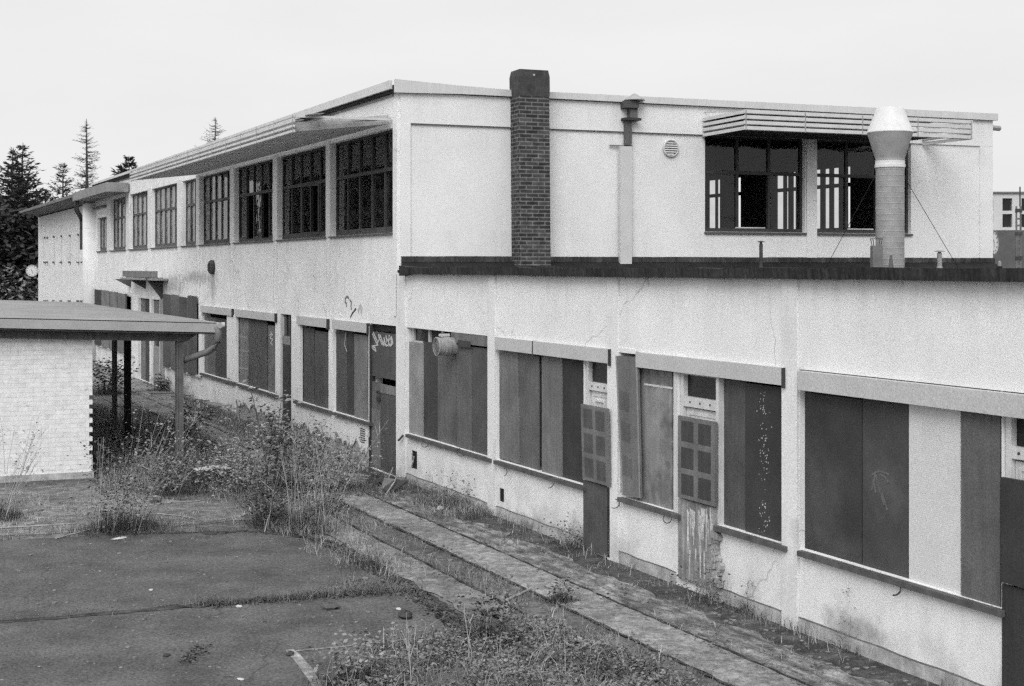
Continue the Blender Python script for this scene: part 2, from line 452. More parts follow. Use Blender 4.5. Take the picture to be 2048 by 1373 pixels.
def bevel(o, w=.006, seg=2):
    md = o.modifiers.new('edge', 'BEVEL'); md.width = w; md.segments = seg; md.limit_method = 'ANGLE'; md.angle_limit = R(40)
    return o
def thing(name, label, cat, loc, group=None):
    o = bpy.data.objects.new(name, None); C.objects.link(o)
    o.location = loc; o['_o'] = tuple(loc); o.empty_display_size = .3
    o['label'] = label; o['category'] = cat
    if group: o['group'] = group
    return o
def tag(o, label, cat, group=None):
    o['label'] = label; o['category'] = cat
    if group: o['group'] = group
    return o
def struct(o): o['kind'] = 'structure'; return o
def stuff(o): o['kind'] = 'stuff'; return o

def wall_grid(b, fr, a0, a1, z0, z1, o0, o1, holes):
    """a wall slab between o0 (inner) and o1 (outer) with rectangular openings"""
    A = sorted({a0, a1, *[h[i] for h in holes for i in (0, 1) if a0 < h[i] < a1]})
    Zs = sorted({z0, z1, *[h[i] for h in holes for i in (2, 3) if z0 < h[i] < z1]})
    solid = lambda i, j: 0 <= i < len(A) - 1 and 0 <= j < len(Zs) - 1 and not any(
        h[0] - 1e-6 <= A[i] and A[i+1] <= h[1] + 1e-6 and h[2] - 1e-6 <= Zs[j] and Zs[j+1] <= h[3] + 1e-6 for h in holes)
    for i in range(len(A) - 1):
        for j in range(len(Zs) - 1):
            if not solid(i, j): continue
            x0, x1, y0, y1 = A[i], A[i+1], Zs[j], Zs[j+1]
            for o in (o0, o1): b.quad(fr, [(x0, o, y0), (x1, o, y0), (x1, o, y1), (x0, o, y1)])
            if not solid(i-1, j): b.quad(fr, [(x0, o0, y0), (x0, o1, y0), (x0, o1, y1), (x0, o0, y1)])
            if not solid(i+1, j): b.quad(fr, [(x1, o0, y0), (x1, o1, y0), (x1, o1, y1), (x1, o0, y1)])
            if not solid(i, j-1): b.quad(fr, [(x0, o0, y0), (x1, o0, y0), (x1, o1, y0), (x0, o1, y0)])
            if not solid(i, j+1): b.quad(fr, [(x0, o0, y1), (x1, o0, y1), (x1, o1, y1), (x0, o1, y1)])

# stains on the walls, each where the photograph shows it
blotch(M['plaster'], [(tuple(F(fs(345), 0, fz(345, 572))), (1.1, 1.6, .30)), (tuple(F(fs(392), 0, fz(392, 555))), (1.0, 1.6, .16)),
                      (tuple(F(fs(425), 0, fz(425, 565))), (.3, .5, .35)), (tuple(F(fs(1080), 0, fz(1080, 1055))), (.8, 1.2, .10)),
                      (tuple(F(fs(1155), 0, fz(1155, 1075))), (.25, .4, .22)), (tuple(F(fs(1710), 0, fz(1710, 1262))), (.3, .5, .15)),
                      (tuple(F(fs(370), 0, fz(370, 790))), (.8, 1.3, .35))], .55, .6, 5)

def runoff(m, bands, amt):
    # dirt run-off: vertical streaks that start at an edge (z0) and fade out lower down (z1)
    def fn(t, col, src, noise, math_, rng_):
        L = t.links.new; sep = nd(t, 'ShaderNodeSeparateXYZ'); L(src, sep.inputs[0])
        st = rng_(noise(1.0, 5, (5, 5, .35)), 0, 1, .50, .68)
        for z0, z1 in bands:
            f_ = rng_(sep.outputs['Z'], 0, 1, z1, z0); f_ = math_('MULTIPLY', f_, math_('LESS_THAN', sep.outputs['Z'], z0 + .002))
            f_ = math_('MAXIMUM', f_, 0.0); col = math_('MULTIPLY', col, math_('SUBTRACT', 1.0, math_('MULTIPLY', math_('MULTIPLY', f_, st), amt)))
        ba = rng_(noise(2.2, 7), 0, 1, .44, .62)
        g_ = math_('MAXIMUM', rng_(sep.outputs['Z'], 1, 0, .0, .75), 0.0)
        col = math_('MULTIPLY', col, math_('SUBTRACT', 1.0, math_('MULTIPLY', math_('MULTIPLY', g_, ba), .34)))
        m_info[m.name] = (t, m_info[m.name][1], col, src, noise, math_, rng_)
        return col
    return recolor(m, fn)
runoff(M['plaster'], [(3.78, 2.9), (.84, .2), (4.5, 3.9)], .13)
cracks(M['plaster'], .22, .62, .0035)
runoff(M['plaster_end'], [(7.12, 6.5), (4.58, 4.1), (6.5, 5.9)], .10)
runoff(M['pilaster_wing'], [(3.78, 2.6), (1.2, .1)], .2)
blotch(M['mesh_dark'], [(tuple(F(fs(1635), 0, fz(1635, 990))), (.16, .3, .38)), (tuple(F(fs(1660), 0, fz(1660, 1090))), (.3, .4, .10))], 1.5, .7, 3)
blotch(M['mesh_mid'], [(tuple(F(fs(1765), 0, fz(1765, 975))), (.14, .3, .22))], 1.5, .7, 5)
blotch(M['mesh_light'], [(tuple(F(fs(1311), 0, fz(1311, 757))), (.5, .6, .10)), (tuple(F(fs(1325), 0, fz(1325, 985))), (.2, .4, .22)), (tuple(F(fs(1335), 0, fz(1335, 860))), (.08, .2, .3))], .6, .6, 6)
# ------------------------------------------------------------------ heights of the building
Z_SILL, Z_BOXB, Z_BOXT = .89, 2.62, 2.81
Z_UP_SILL, Z_UP_TOP, Z_TRAN = 4.55, 6.50, 5.76
Z_EAVE, Z_ROOF = 7.13, 7.29
S_END = fs(190)            # far end of the two-storey block
S_WING = 24.0              # near end of the low wing, beyond the frame
T_END = et(1985)           # width of the upper storey
REC = .11                  # how far windows and boards sit behind the wall face

# ------------------------------------------------------------------ the two-storey block
blk = thing('factory_building', 'long two-storey plastered factory block with a row of upper windows and boarded ground floor', 'building', F(S_END / 2, -T_END / 2, 0))

up = [(662, 788, 5), (556, 653, 5), (469.5, 547, 5), (400, 461, 5), (364.5, 393, 3), (303.5, 355, 5), (259.5, 296, 4), (221.5, 252, 4)]
up = [(fs(a), fs(b), n) for a, b, n in up]
small_up = (fs(195), fs(214))
# ground-floor openings of the block: (px0, px1, z0, z1)
low_open = [(666, 793 - 55, Z_SILL, Z_BOXT), (741, 792.5, .02, Z_BOXT), (600, 657, Z_SILL, Z_BOXT), (560.5, 582.5, .02, Z_BOXT),
            (473, 550.5, Z_SILL, Z_BOXT), (404, 453.5, Z_SILL, Z_BOXT), (328, 397, .85, 2.85), (277, 299, .02, 2.84), (303, 319, .02, 2.84), (196, 262, .85, 2.85)]
low_open = [(fs(a), fs(b), z0, z1) for a, b, z0, z1 in low_open]
holes = [(a, b, Z_UP_SILL, Z_UP_TOP) for a, b, n in up] + [(small_up[0], small_up[1], Z_UP_SILL, 5.88)] + low_open
holes.append((fs(719), fs(730), fz(724, 886), fz(724, 857)))
b = B(); wall_grid(b, F, S_END, 0, 0, Z_EAVE, -.25, 0, holes)
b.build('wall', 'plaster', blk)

# end wall above the low roof: string course splits a thicker upper band from the panels below
ew = [(et(1410), et(1610)), (et(1633), et(1822))]
EZ0, EZ1 = 4.62, 6.58
b = B(); wall_grid(b, G, .02, T_END, 3.3, Z_EAVE, -.25, 0, [(a, c, EZ0, EZ1) for a, c in ew])
b.build('wall', 'plaster_end', blk)
b = B()
b.box(G, .03, T_END - .02, 0, .035, 6.56, Z_EAVE - .004)
b.box(G, .03, et(820), 0, .037, 3.9, 6.56)
b.box(G, et(1611.5), et(1631.5), .0, .05, 4.0, 6.556)
b.box(G, et(1958), T_END - .02, 0, .037, 3.9, 6.556)
b.build('render_band', 'plaster_end', blk)
b = B().box(G, et(820), et(1405), .035, .042, 6.548, 6.565); b.build('drip_line', 'frame_mid', blk)
# rear wall with tall windows, far end wall, floor and ceiling
def rear_s(px):
    k = (px - 1024) / PX_F; o0 = CO + E * (T_END - .13)
    n_ = Vector((-U.y, U.x, 0)); n_ = Vector((E.x, E.y, 0)); n_ = Vector((U.y, -U.x, 0))
    d = n_.dot(o0) / (n_.x * k + n_.y); return U.dot(Vector((k * d, d, 0)) - o0)
rear = []
for a, c in ((1419, 1431), (1436, 1440.5), (1476, 1482), (1555, 1567), (1574, 1577), (1587, 1592), (1633, 1641), (1651, 1659), (1668, 1678), (1696, 1701), (1748, 1753), (1790, 1797)):
    sa, sb = sorted((rear_s(a), rear_s(c)))
    rear.append((sa, sb, 4.9, 5.92)); rear.append((sa, sb, 6.02, 6.42))
s = -13.5
while s > S_END + 3:
    for k in range(4):
        rear.append((s - .45 - k * .62, s - k * .62, 4.75, 6.3))
    s -= 3.6
def RF(s, o, z): return CO + E * (T_END - .13) + U * s + Q.cross(Zv).normalized() * o * 0 + E * o + Zv * z
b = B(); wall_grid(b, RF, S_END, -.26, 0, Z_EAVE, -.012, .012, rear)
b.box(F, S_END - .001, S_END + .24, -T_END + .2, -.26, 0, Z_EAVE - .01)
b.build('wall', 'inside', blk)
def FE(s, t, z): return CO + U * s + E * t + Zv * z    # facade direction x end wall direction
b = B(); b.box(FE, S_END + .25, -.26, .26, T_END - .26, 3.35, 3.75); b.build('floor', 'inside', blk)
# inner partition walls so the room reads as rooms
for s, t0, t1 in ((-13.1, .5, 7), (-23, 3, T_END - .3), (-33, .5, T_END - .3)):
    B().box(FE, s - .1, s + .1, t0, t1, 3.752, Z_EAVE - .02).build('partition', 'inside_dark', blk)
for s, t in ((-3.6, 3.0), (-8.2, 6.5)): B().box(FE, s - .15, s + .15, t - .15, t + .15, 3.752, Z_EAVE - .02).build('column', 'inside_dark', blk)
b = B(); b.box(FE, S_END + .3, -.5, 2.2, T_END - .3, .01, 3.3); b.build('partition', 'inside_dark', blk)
# roof slab with metal edge
b = B(); b.box(FE, S_END - .05, .04, -.10, T_END + .02, Z_EAVE, Z_ROOF - .03); rf = b.build('roof', 'tar', blk)
b = B()
b.prism(G, [(-.10, Z_EAVE - .02), (et(925), Z_EAVE + .01), (T_END + .06, Z_EAVE + .0), (T_END + .06, Z_ROOF - .012), (et(1020), Z_ROOF - .03), (et(925), Z_ROOF), (-.10, Z_ROOF + .065)], .045, .115)
b.prism(F, [(S_END, Z_EAVE + .11), (-.06, Z_EAVE + .06), (-.06, Z_ROOF + .06), (S_END, Z_ROOF + .02)], .10, .155)
bevel(b.build('fascia', 'trim', rf), .008)
b = B().box(F, S_END, -.25, .002, .03, Z_EAVE - .05, Z_EAVE - .004); b.build('soffit_board', 'b28', rf)
# short gutter stub at the far right corner of the roof
b = B().tube([G(T_END + .06, -.3, 7.02), G(T_END + .42, -.25, 7.0)], .06); b.build('gutter', 'galv', rf)

# pilasters of the block (thin), white corner pier
for a, c in ((653.3, 661.7), (547.3, 555.7), (461.3, 469.2), (393.3, 399.7), (355.3, 364.2), (296.3, 303.2), (252.3, 259.2), (214.5, 221.2)):
    sa, sb = fs(a), fs(c)
    bb = B().box(F, sa, sb, .0, .022, Z_UP_SILL - .02, Z_UP_TOP + .06)
    bb.box(F, sa + .02, sa + .045, 0, .012, 2.84, Z_UP_SILL - .02)
    bb.box(F, sb - .045, sb - .02, 0, .012, 2.84, Z_UP_SILL - .02)
    bb.build('pilaster', 'pilaster', blk)
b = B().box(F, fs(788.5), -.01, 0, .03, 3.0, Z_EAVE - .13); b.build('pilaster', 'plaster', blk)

# windows ------------------------------------------------------------------
def facade_window(parent, fr, a0, a1, z0, z1, n, tran, rec, opens=(), m='frame', glass='glass', sill_out=.05, sub_bars=True, tilt=None):
    """outer frame, mullions and transom as one frame; panes one glass sheet; sill a piece of its own"""
    f = B(); w = .055
    y0, y1 = -rec - .06, -rec
    f.box(fr, a0, a0 + w, y0, y1, z0, z1); f.box(fr, a1 - w, a1, y0, y1, z0, z1)
    f.box(fr, a0 + w, a1 - w, y0, y1, z0, z0 + w + .02); f.box(fr, a0 + w, a1 - w, y0, y1, z1 - w, z1)
    st = (a1 - a0 - 2 * w) / n
    zt = [z0 + w + .02, z1 - w] if tran is None else [z0 + w + .02, tran - .035, tran + .035, z1 - w]
    if tran: f.box(fr, a0 + w, a1 - w, y0 - .002, y1 + .012, tran - .035, tran + .035)
    for i in range(1, n):
        x = a0 + w + st * i
        for k in range(0, len(zt), 2): f.box(fr, x - .03, x + .03, y0 + .002, y1 + .004, zt[k], zt[k+1])
    # casement frames of the lower lights
    for i in range(n):
        x0, x1 = a0 + w + st * i + .032, a0 + w + st * (i + 1) - .032
        if i in opens: continue
        if sub_bars:
            f.box(fr, x0, x1, y1 - .04, y1 + .001, zt[0], zt[0] + .045)
    wf = f.build('window', m, parent)
    g = B()
    for k in range(0, len(zt), 2):
        for i in range(n):
            if k == 0 and i in opens: continue
            x0, x1 = a0 + w + st * i + .03, a0 + w + st * (i + 1) - .03
            yy = -rec - .03 + random.uniform(-.004, .004); dd = random.uniform(-.006, .006)
            g.poly([fr(x0, yy - dd, zt[k]), fr(x1, yy + dd, zt[k]), fr(x1, yy + dd, zt[k+1]), fr(x0, yy - dd, zt[k+1])])
    g.build('pane', glass, wf, fix=False)
    if tilt is not None:
        i = tilt; x0, x1 = a0 + w + st * i + .03, a0 + w + st * (i + 1) - .03
        def TF(a, bq, z): return fr(x1 - (x1 - a) * .9 , -rec + .02 - bq + (x1 - a) * .35, z)
        sa = B()
        sa.box(TF, x0, x0 + .05, 0, .04, zt[0], zt[1]); sa.box(TF, x1 - .05, x1, 0, .04, zt[0], zt[1])
        sa.box(TF, x0 + .05, x1 - .05, 0, .04, zt[0], zt[0] + .05); sa.box(TF, x0 + .05, x1 - .05, 0, .04, zt[1] - .05, zt[1])
        so = sa.build('open_sash', m, wf)
    sl = B().box(fr, a0 - .02, a1 + .02, -rec, sill_out, z0 - .045, z0 - .005)
    bevel(sl.build('sill', 'sill', wf), .005)
    return wf

opn = {1: (3,), 2: (1, 3)}
for i, (a, c, n) in enumerate(up):
    facade_window(blk, F, a, c, Z_UP_SILL, Z_UP_TOP, n, Z_TRAN, REC, opn.get(i, ()), 'frame' if i < 4 else 'frame_mid', 'glass' if i < 3 else 'glass_sky_pale', tilt=3 if i == 1 else None)
facade_window(blk, F, small_up[0], small_up[1], Z_UP_SILL, 5.88, 3, None, REC, (), 'frame_mid', 'glass_sky_pale')
facade_window(blk, G, ew[0][0], ew[0][1], EZ0, EZ1, 3, 5.83, .10, (1,), 'frame', 'glass_clear', sub_bars=False)
facade_window(blk, G, ew[1][0], ew[1][1], EZ0, EZ1, 3, 5.83, .10, (1,), 'frame', 'glass_clear', sub_bars=False)
# pale inner sill boards under the open lights of the end wall
for a, c in ((1477, 1535), (1700, 1752)):
    B().box(G, et(a), et(c), -.16, -.085, EZ0 + .078, EZ0 + .10).build('sill_strip', 'white_frame', blk)

# louvred sunshades ---------------------------------------------------------
def sunshade(parent, fr, a0, a1, out, z0, z1, rails, name='sunshade', fins=0., rail_t=.035, slat_m='louvre_dark', side_rails=True, shade_cover_to=None):
    f = B()
    h = (z1 - z0 - rail_t) / (rails - 1)
    for k in range(rails):
        z = z0 + h * k
        f.prism(lambda a, b_, c: fr(b_, a, c), [(out - .02, z), (out + .012, z + .012), (out + .012, z + rail_t + .012), (out - .02, z + rail_t)], a0, a1)
        for a, sgn in ((a0, 1), (a1, -1)) if side_rails else ():
            f.box(fr, a - .012 if sgn > 0 else a - .02, a + .02 if sgn > 0 else a + .012, .03, out - .022, z + .004, z + rail_t)
    if not side_rails:
        for a in (a0, a1 - .03): f.prism(lambda y, x, z: fr(x, y, z), [(.03, z0 + .07), (out - .03, z1 - .045), (out - .03, z1), (.03, z0 + .11)], a, a + .03)
    o = f.build(name, 'louvre', parent)
    sl = B()
    if fins:
        a = a0 + fins
        while a < a1 - .05:
            sl.box(fr, a - .012, a + .012, .04, out - .03, z0 + .02, z0 + .19); a += .105
    else:
        y = .12
        while y < out - .06:
            sl.prism(lambda a, b_, c: fr(b_, a, c), [(y - .028, z0 + .035), (y + .028, z0 + .075), (y + .028, z0 + .087), (y - .028, z0 + .047)], a0 + .025, shade_cover_to or a1 - .025)
            y += .085
        sl.box(fr, a0 + .03, shade_cover_to or a1 - .03, .04, out - .03, z1 - .03, z1 - .01)  # solid cover sheet added to keep the space behind the rails in shade
    sl.build('slat', slat_m, o)
    br = B(); n = max(3, int((a1 - a0) / 1.2))
    for k in range(n + 1):
        a = a0 + .04 + (a1 - a0 - .08) * k / n
        br.box(fr, a - .008, a + .008, .03, out - .025, z0 + .092, z0 + .125)
        if not side_rails: br.box(fr, a - .05, a + .25, out - .5, out - .2, z1 - .03, z1 - .02)
        br.box(fr, a - .010, a + .010, out - .024, out - .021, z0, z1)
        br.box(fr, a - .010, a + .010, out + .013, out + .018, z0 + .0, z1)
        if side_rails: br.tube([fr(a, .02, z1 + .12), fr(a, out - .03, z1 - .02)], .008, 5)
    br.build('bracket', 'louvre_dark', o)
    return o
s_sh0, s_sh1 = fs(393.5), fs(786)
def FS(s_, o_, z_): return F(s_, o_, z_ - .12 * o_)      # the long sunshade dips a little outwards
sunshade(blk, FS, s_sh0, s_sh1, 1.9, 6.565, 6.88, 4, fins=.12, rail_t=.042, slat_m='louvre_grey', side_rails=False)
t_sh0, t_sh1 = et(1404), et(1945, 1.6)
sunshade(blk, G, t_sh0, t_sh1, 1.6, 6.52, 6.90, 4, rail_t=.068, slat_m='frame', shade_cover_to=et(1790))
# ------------------------------------------------------------------ ground floor helpers
def board(parent, fr, px0, px1, z0, z1, o, m, th=.025, name='board', sk0=0., sk1=0., label=None):
    a0, a1 = fs(px0, o) + .006, fs(px1, o) - .006          # open seams between boards
    p = B().prism(fr, [(a0 + sk0, z0), (a1 + sk0, z0), (a1 + sk1, z1), (a0 + sk1, z1)], o - th, o)
    ob = p.build(name, m, parent)
    bevel(ob, .004)
    if label: ob['label'] = label
    return ob
def shutter_box(parent, px0, px1, z0=Z_BOXB, z1=Z_BOXT, out=.06):
    a0, a1 = fs(px0, out), fs(px1, out)
    b = B().box(F, a0, a1, -REC - .05, out, z0, z1)
    o = bevel(b.build('shutter_box', 'box', parent), .01)
    B().box(F, a1 + .001, a1 + .03, -.05, out + .004, z0 - .03, z1 + .002).build('end_plate', 'frame', o)
    return o
def ground_sill(parent, px0, px1, z=Z_SILL, m='sill'):
    a0, a1 = fs(px0, .07), fs(px1, .07)
    return bevel(B().box(F, a0, a1, -REC, .075, z - .06, z - .005).build('sill', m, parent), .008)
def strip(parent, pts, w, m, name, o, th=.003):
    """a painted line: pts in photo pixels, laid on the facade plane at offset o"""
    P = [(fs(x, o), fz(x, y, o)) for x, y in pts]
    b = B()
    for i in range(len(P) - 1):
        (a, c), (a2, c2) = P[i], P[i + 1]
        dx, dz = a2 - a, c2 - c; l = math.hypot(dx, dz) or 1
        nx, nz = -dz / l * w / 2, dx / l * w / 2; ex, ez_ = dx / l * w * .3, dz / l * w * .3
        b.prism(F, [(a + nx - ex, c + nz - ez_), (a - nx - ex, c - nz - ez_), (a2 - nx + ex, c2 - nz + ez_), (a2 + nx + ex, c2 + nz + ez_)], o + .0006 * i, o + th + .0006 * i)
    return b.build(name, m, parent, fix=True)
def multi_strip(parent, lines, w, m, name, o, label=None):
    b = B(); j = 0
    for pts in lines:
        P = [(fs(x, o), fz(x, y, o)) for x, y in pts]
        for i in range(len(P) - 1):
            (a, c), (a2, c2) = P[i], P[i + 1]
            dx, dz = a2 - a, c2 - c; l = math.hypot(dx, dz) or 1
            nx, nz = -dz / l * w / 2, dx / l * w / 2; ex, ez_ = dx / l * w * .3, dz / l * w * .3
            b.prism(F, [(a + nx - ex, c + nz - ez_), (a - nx - ex, c - nz - ez_), (a2 - nx + ex, c2 - nz + ez_), (a2 + nx + ex, c2 + nz + ez_)], o - .002, o + .002 + .0002 * j)
            j += 1
    ob = b.build(name, m, parent)
    if label: ob['label'] = label
    return ob
def z_at(px, py, o=0.): return fz(px, py, o)
BO = -.07     # face of the boards

# dark backing inside the ground floor, so gaps between boards read as dark rooms
# ---- bay by the corner (block): window boards + door with scribbled board
shutter_box(blk, 664, 733)
board(blk, F, 667, 694, Z_SILL, 2.60, BO, 'b09'); board(blk, F, 694, 709, Z_SILL, 2.60, BO - .012, 'b07'); board(blk, F, 708.5, 735, Z_SILL, 2.56, BO + .03, 'b20')
ground_sill(blk, 664, 738)
multi_strip(blk, [[(692, 662), (691, 675), (689, 690), (694, 704)]], .02, 'paint_white', 'paint_run', BO + .004)
dr = B()
for a, c in ((737.8, 741.2),): dr.box(F, fs(a), fs(c), -.10, .01, .02, 2.79)
d1 = dr.build('door', 'frame', blk)
B().box(F, fs(739), fs(739.9), .011, .022, .6, 2.76).build('edge_strip', 'white_frame', d1)
board(d1, F, 742, 793, fz(766, 757, 0), fz(766, 666), -.03, 'b09', label='dark board with a white spray-painted tag')
board(d1, F, 741, 762, .03, fz(750, 765), -.03, 'b12'); board(d1, F, 762, 793, .03, fz(776, 775), -.015, 'b09')
board(d1, F, 741, 760, .05, fz(750, 820), -.022, 'b20', .01, 'patch_board')
board(d1, F, 761, 792.5, fz(776, 789), fz(776, 771), -.006, 'b20', .01, 'patch_board')
B().box(F, fs(742), fs(792), -.075, -.055, fz(766, 664), 2.78).build('transom_glass', 'far_glass', d1)
tagL = []
for i in range(7):      # zig-zag tag: a leading loop, tall zig-zags, closed round letters
    pass
tagL += [[(745, 668), (748, 676), (752, 685), (756, 690), (750, 692), (744, 693), (746, 698), (752, 703), (751, 697), (747, 694)],
         [(747, 666), (751, 675), (756, 686), (759, 678), (757, 670), (759, 676), (763, 687), (766, 690)],
         [(760, 670), (764, 681), (768, 692), (770, 684), (768, 676)], [(764, 690), (768, 683), (771, 690), (773, 693)],
         [(772, 672), (774, 682), (771, 690), (777, 692), (778, 683), (774, 680)], [(779, 672), (777, 684), (780, 692), (783, 688), (782, 676), (779, 681)],
         [(783, 674), (785, 684), (782, 693), (786, 688), (784, 678)]]
multi_strip(d1, tagL, .028, 'paint_white', 'graffiti_tag', -.026)
multi_strip(d1, [[(752, 785), (756, 782), (760, 786), (761, 796), (757, 804), (753, 800), (754, 792)], [(757, 787), (758, 797), (755, 799)]], .03, 'b05', 'graffiti_mark', -.008)
# dark marks above the box
multi_strip(blk, [[(690, 603), (691, 597), (694, 594), (698, 597)], [(690, 604), (693, 608), (693, 613)], [(700, 601), (703, 605), (702, 613), (703, 618)]], .05, 'paint_dark', 'graffiti_mark', .001)
multi_strip(blk, [[(701, 635), (705, 627), (712, 618)]], .045, 'iron', 'graffiti_mark', .001)
multi_strip(blk, [[(717, 623), (719, 615), (722, 613), (724, 618), (722, 625)]], .08, 'box', 'graffiti_mark', .001)
# louvred vent low in the wall
lv = B().box(F, fs(719), fs(730), -.2, -.03, fz(724, 886), fz(724, 857)).build('vent', 'post_dark', blk)
b = B()
for k in range(6):
    z = fz(724, 884) + k * (fz(724, 857) - fz(724, 884)) / 6
    b.box(F, fs(719.3), fs(729.7), -.028, .004, z, z + .02)
b.build('slat', 'box', lv)

# ---- next bay
shutter_box(blk, 593, 653)
board(blk, F, 600, 628.5, Z_SILL, 2.56, BO, 'b09'); board(blk, F, 630, 657, Z_SILL, 2.52, BO + .02, 'b09')
ground_sill(blk, 586, 658)
d2 = B().box(F, fs(560.8), fs(562), -.1, .005, .02, 2.8).build('door', 'white_frame', blk)
board(d2, F, 562, 582, .02, fz(572, 686), -.04, 'b07'); board(d2, F, 577.5, 582, .02, fz(572, 690), -.02, 'b05')
B().box(F, fs(562), fs(582), -.10, -.08, fz(572, 684), 2.79).build('transom_glass', 'far_glass', d2)
b = B(); b.box(F, fs(566), fs(568), -.078, -.05, fz(572, 684), 2.79); b.box(F, fs(573), fs(575), -.078, -.05, fz(572, 684), 2.79); b.build('glazing_bar', 'frame_mid', d2)
board(d2, F, 563, 580, fz(572, 690), fz(572, 673), -.03, 'b28', .01, 'patch_board')
board(blk, F, 582.5, 600.3, .9, fz(590, 642), .015, 'pilaster_wing', .06, 'door_jamb')

# ---- bay left of it
shutter_box(blk, 469.5, 549)
board(blk, F, 473, 497, Z_SILL, 2.58, BO, 'b20', label='pale patterned board'); board(blk, F, 497, 534, Z_SILL, 2.60, BO - .008, 'b09'); board(blk, F, 536, 550.5, Z_SILL, 2.50, BO + .015, 'b15')
multi_strip(blk, [[(475, y), (495, y + 4)] for y in (672, 700, 735)] + [[(484, 665), (484, 765)]], .05, 'b28', 'paint_run', BO + .004)
multi_strip(blk, [[(541, 664), (545, 670), (540, 676), (546, 680), (541, 686), (545, 690)], [(538, 672), (544, 668)]], .03, 'paint_white', 'graffiti_tag', BO + .02)
ground_sill(blk, 472, 552)
# ---- and the next, half hidden by the shed
shutter_box(blk, 400.5, 463)
for a, c, m in ((404, 416, 'b15'), (416.3, 431, 'b12'), (431.5, 453.5, 'b07')): board(blk, F, a, c, Z_SILL, 2.50, BO, m)
ground_sill(blk, 399, 467)
board(blk, F, 454, 472.5, .9, 2.64, .02, 'pilaster_wing', .06, 'door_jamb')
# ---- folded tall boards either side of the far entrance
def folded(px0, px1, z0, z1, tones):
    s0, s1 = fs(px0), fs(px1); n = len(tones)
    for k, m in enumerate(tones):
        a, c = s0 + (s1 - s0) * k / n, s0 + (s1 - s0) * (k + 1) / n
        oa, oc = (.05, .17) if k % 2 == 0 else (.17, .05)
        zz = z1 + random.uniform(-.05, .03)
        b = B(); b.prism(lambda x, y, z: F(x, y + oa + (oc - oa) * (x - a) / (c - a), z), [(a, z0), (c, z0), (c, zz), (a + .1, zz + .02), (a, zz)], -.012, .012)
        b.build('tall_board', m, blk)
folded(330, 397, .78, 3.03, ['b15', 'b09', 'b20', 'b12', 'b20', 'b09', 'b15', 'b09'])
folded(192, 263, .80, 2.98, ['b20', 'b07', 'b28', 'b20', 'b09', 'b20', 'b09', 'b15', 'b07'])
ground_sill(blk, 196, 268, .8, 'box'); ground_sill(blk, 326, 399, .8, 'box')
board(blk, F, 264.5, 276.5, .02, 2.9, .03, 'pilaster_wing', .1, 'door_jamb'); board(blk, F, 299.5, 302.5, .02, 2.9, .03, 'pilaster_wing', .1, 'door_jamb')
board(blk, F, 319.5, 327.5, .02, 2.9, .03, 'b28', .1, 'door_jamb')
d3 = B().box(F, fs(277.2), fs(278), -.1, 0, .02, 2.8).build('door', 'white_frame', blk)
board(d3, F, 278, 291, .02, 2.8, -.08, 'b15'); board(d3, F, 291, 298.8, .02, 2.8, -.06, 'b07')
d4 = B().box(F, fs(303), fs(303.8), -.1, 0, .02, 2.8).build('door', 'white_frame', blk)
board(d4, F, 304, 318.7, .02, 1.3, -.04, 'b28'); board(d4, F, 304, 318.7, 1.75, 2.8, -.06, 'b15'); board(d4, F, 312, 318.7, 1.3, 1.75, -.08, 'b05')
# small canopy on brackets above the entrance
cz = fz(280, 558)
cn = B().box(F, fs(240, .5), fs(305, .5), .02, .5, cz - .02, cz + .04).build('door_canopy', 'b28', blk)
B().box(F, fs(246, .1), fs(309, .1), 0, .12, cz + .06, cz + .27).build('back_board', 'b20', cn)
for px, dz in ((256, .30), (285, .32), (319, .65)):
    s = fs(px, .1)
    b = B(); b.prism(lambda a, o_, z: F(o_, a, z), [(.0, cz - .02 + (.08 if px > 310 else 0)), (.55, cz - .02 + (.08 if px > 310 else 0)), (0, cz - .02 - dz)], s - .06, s + .06); b.build('bracket', 'b09', cn)
# peeled lower wall: rough bare strips between the doors
def peel(px0, px1, zmax, seed):
    rr = random.Random(seed); a0, a1 = fs(px0), fs(px1); n = 46
    top = []
    for k in range(n + 1):
        a = a0 + (a1 - a0) * k / n
        h = zmax * (.72 + .25 * math.sin(k * .6 + seed) * rr.random() + .12 * rr.uniform(-1, 1))
        top.append((a, max(.05, h)))
    b = B()
    for k in range(n):
        b.quad(F, [(top[k][0], .004, .0), (top[k+1][0], .004, 0), (top[k+1][0], .004, top[k+1][1]), (top[k][0], .004, top[k][1])])
    o = b.build('bare_render', 'peel', blk, fix=False)
    e = B()
    for k in range(n):     # broken plaster edge standing proud, casting its own small shadow
        if rr.random() < .75:
            a, h = top[k]
            e.prism(F, [(a, h - .02), (top[k+1][0], top[k+1][1] - .02), (top[k+1][0], top[k+1][1] + rr.uniform(.01, .035)), (a + .03, h + rr.uniform(.01, .05))], .004, rr.uniform(.012, .03))
    e.build('plaster_flake', 'b20', o)
peel(586, 736, .44, 3)
peel(473, 552, .48, 8)
b = B(); b.box(F, fs(399), fs(553), 0, .012, 0, .12); b.build('plinth', 'plinth', blk)

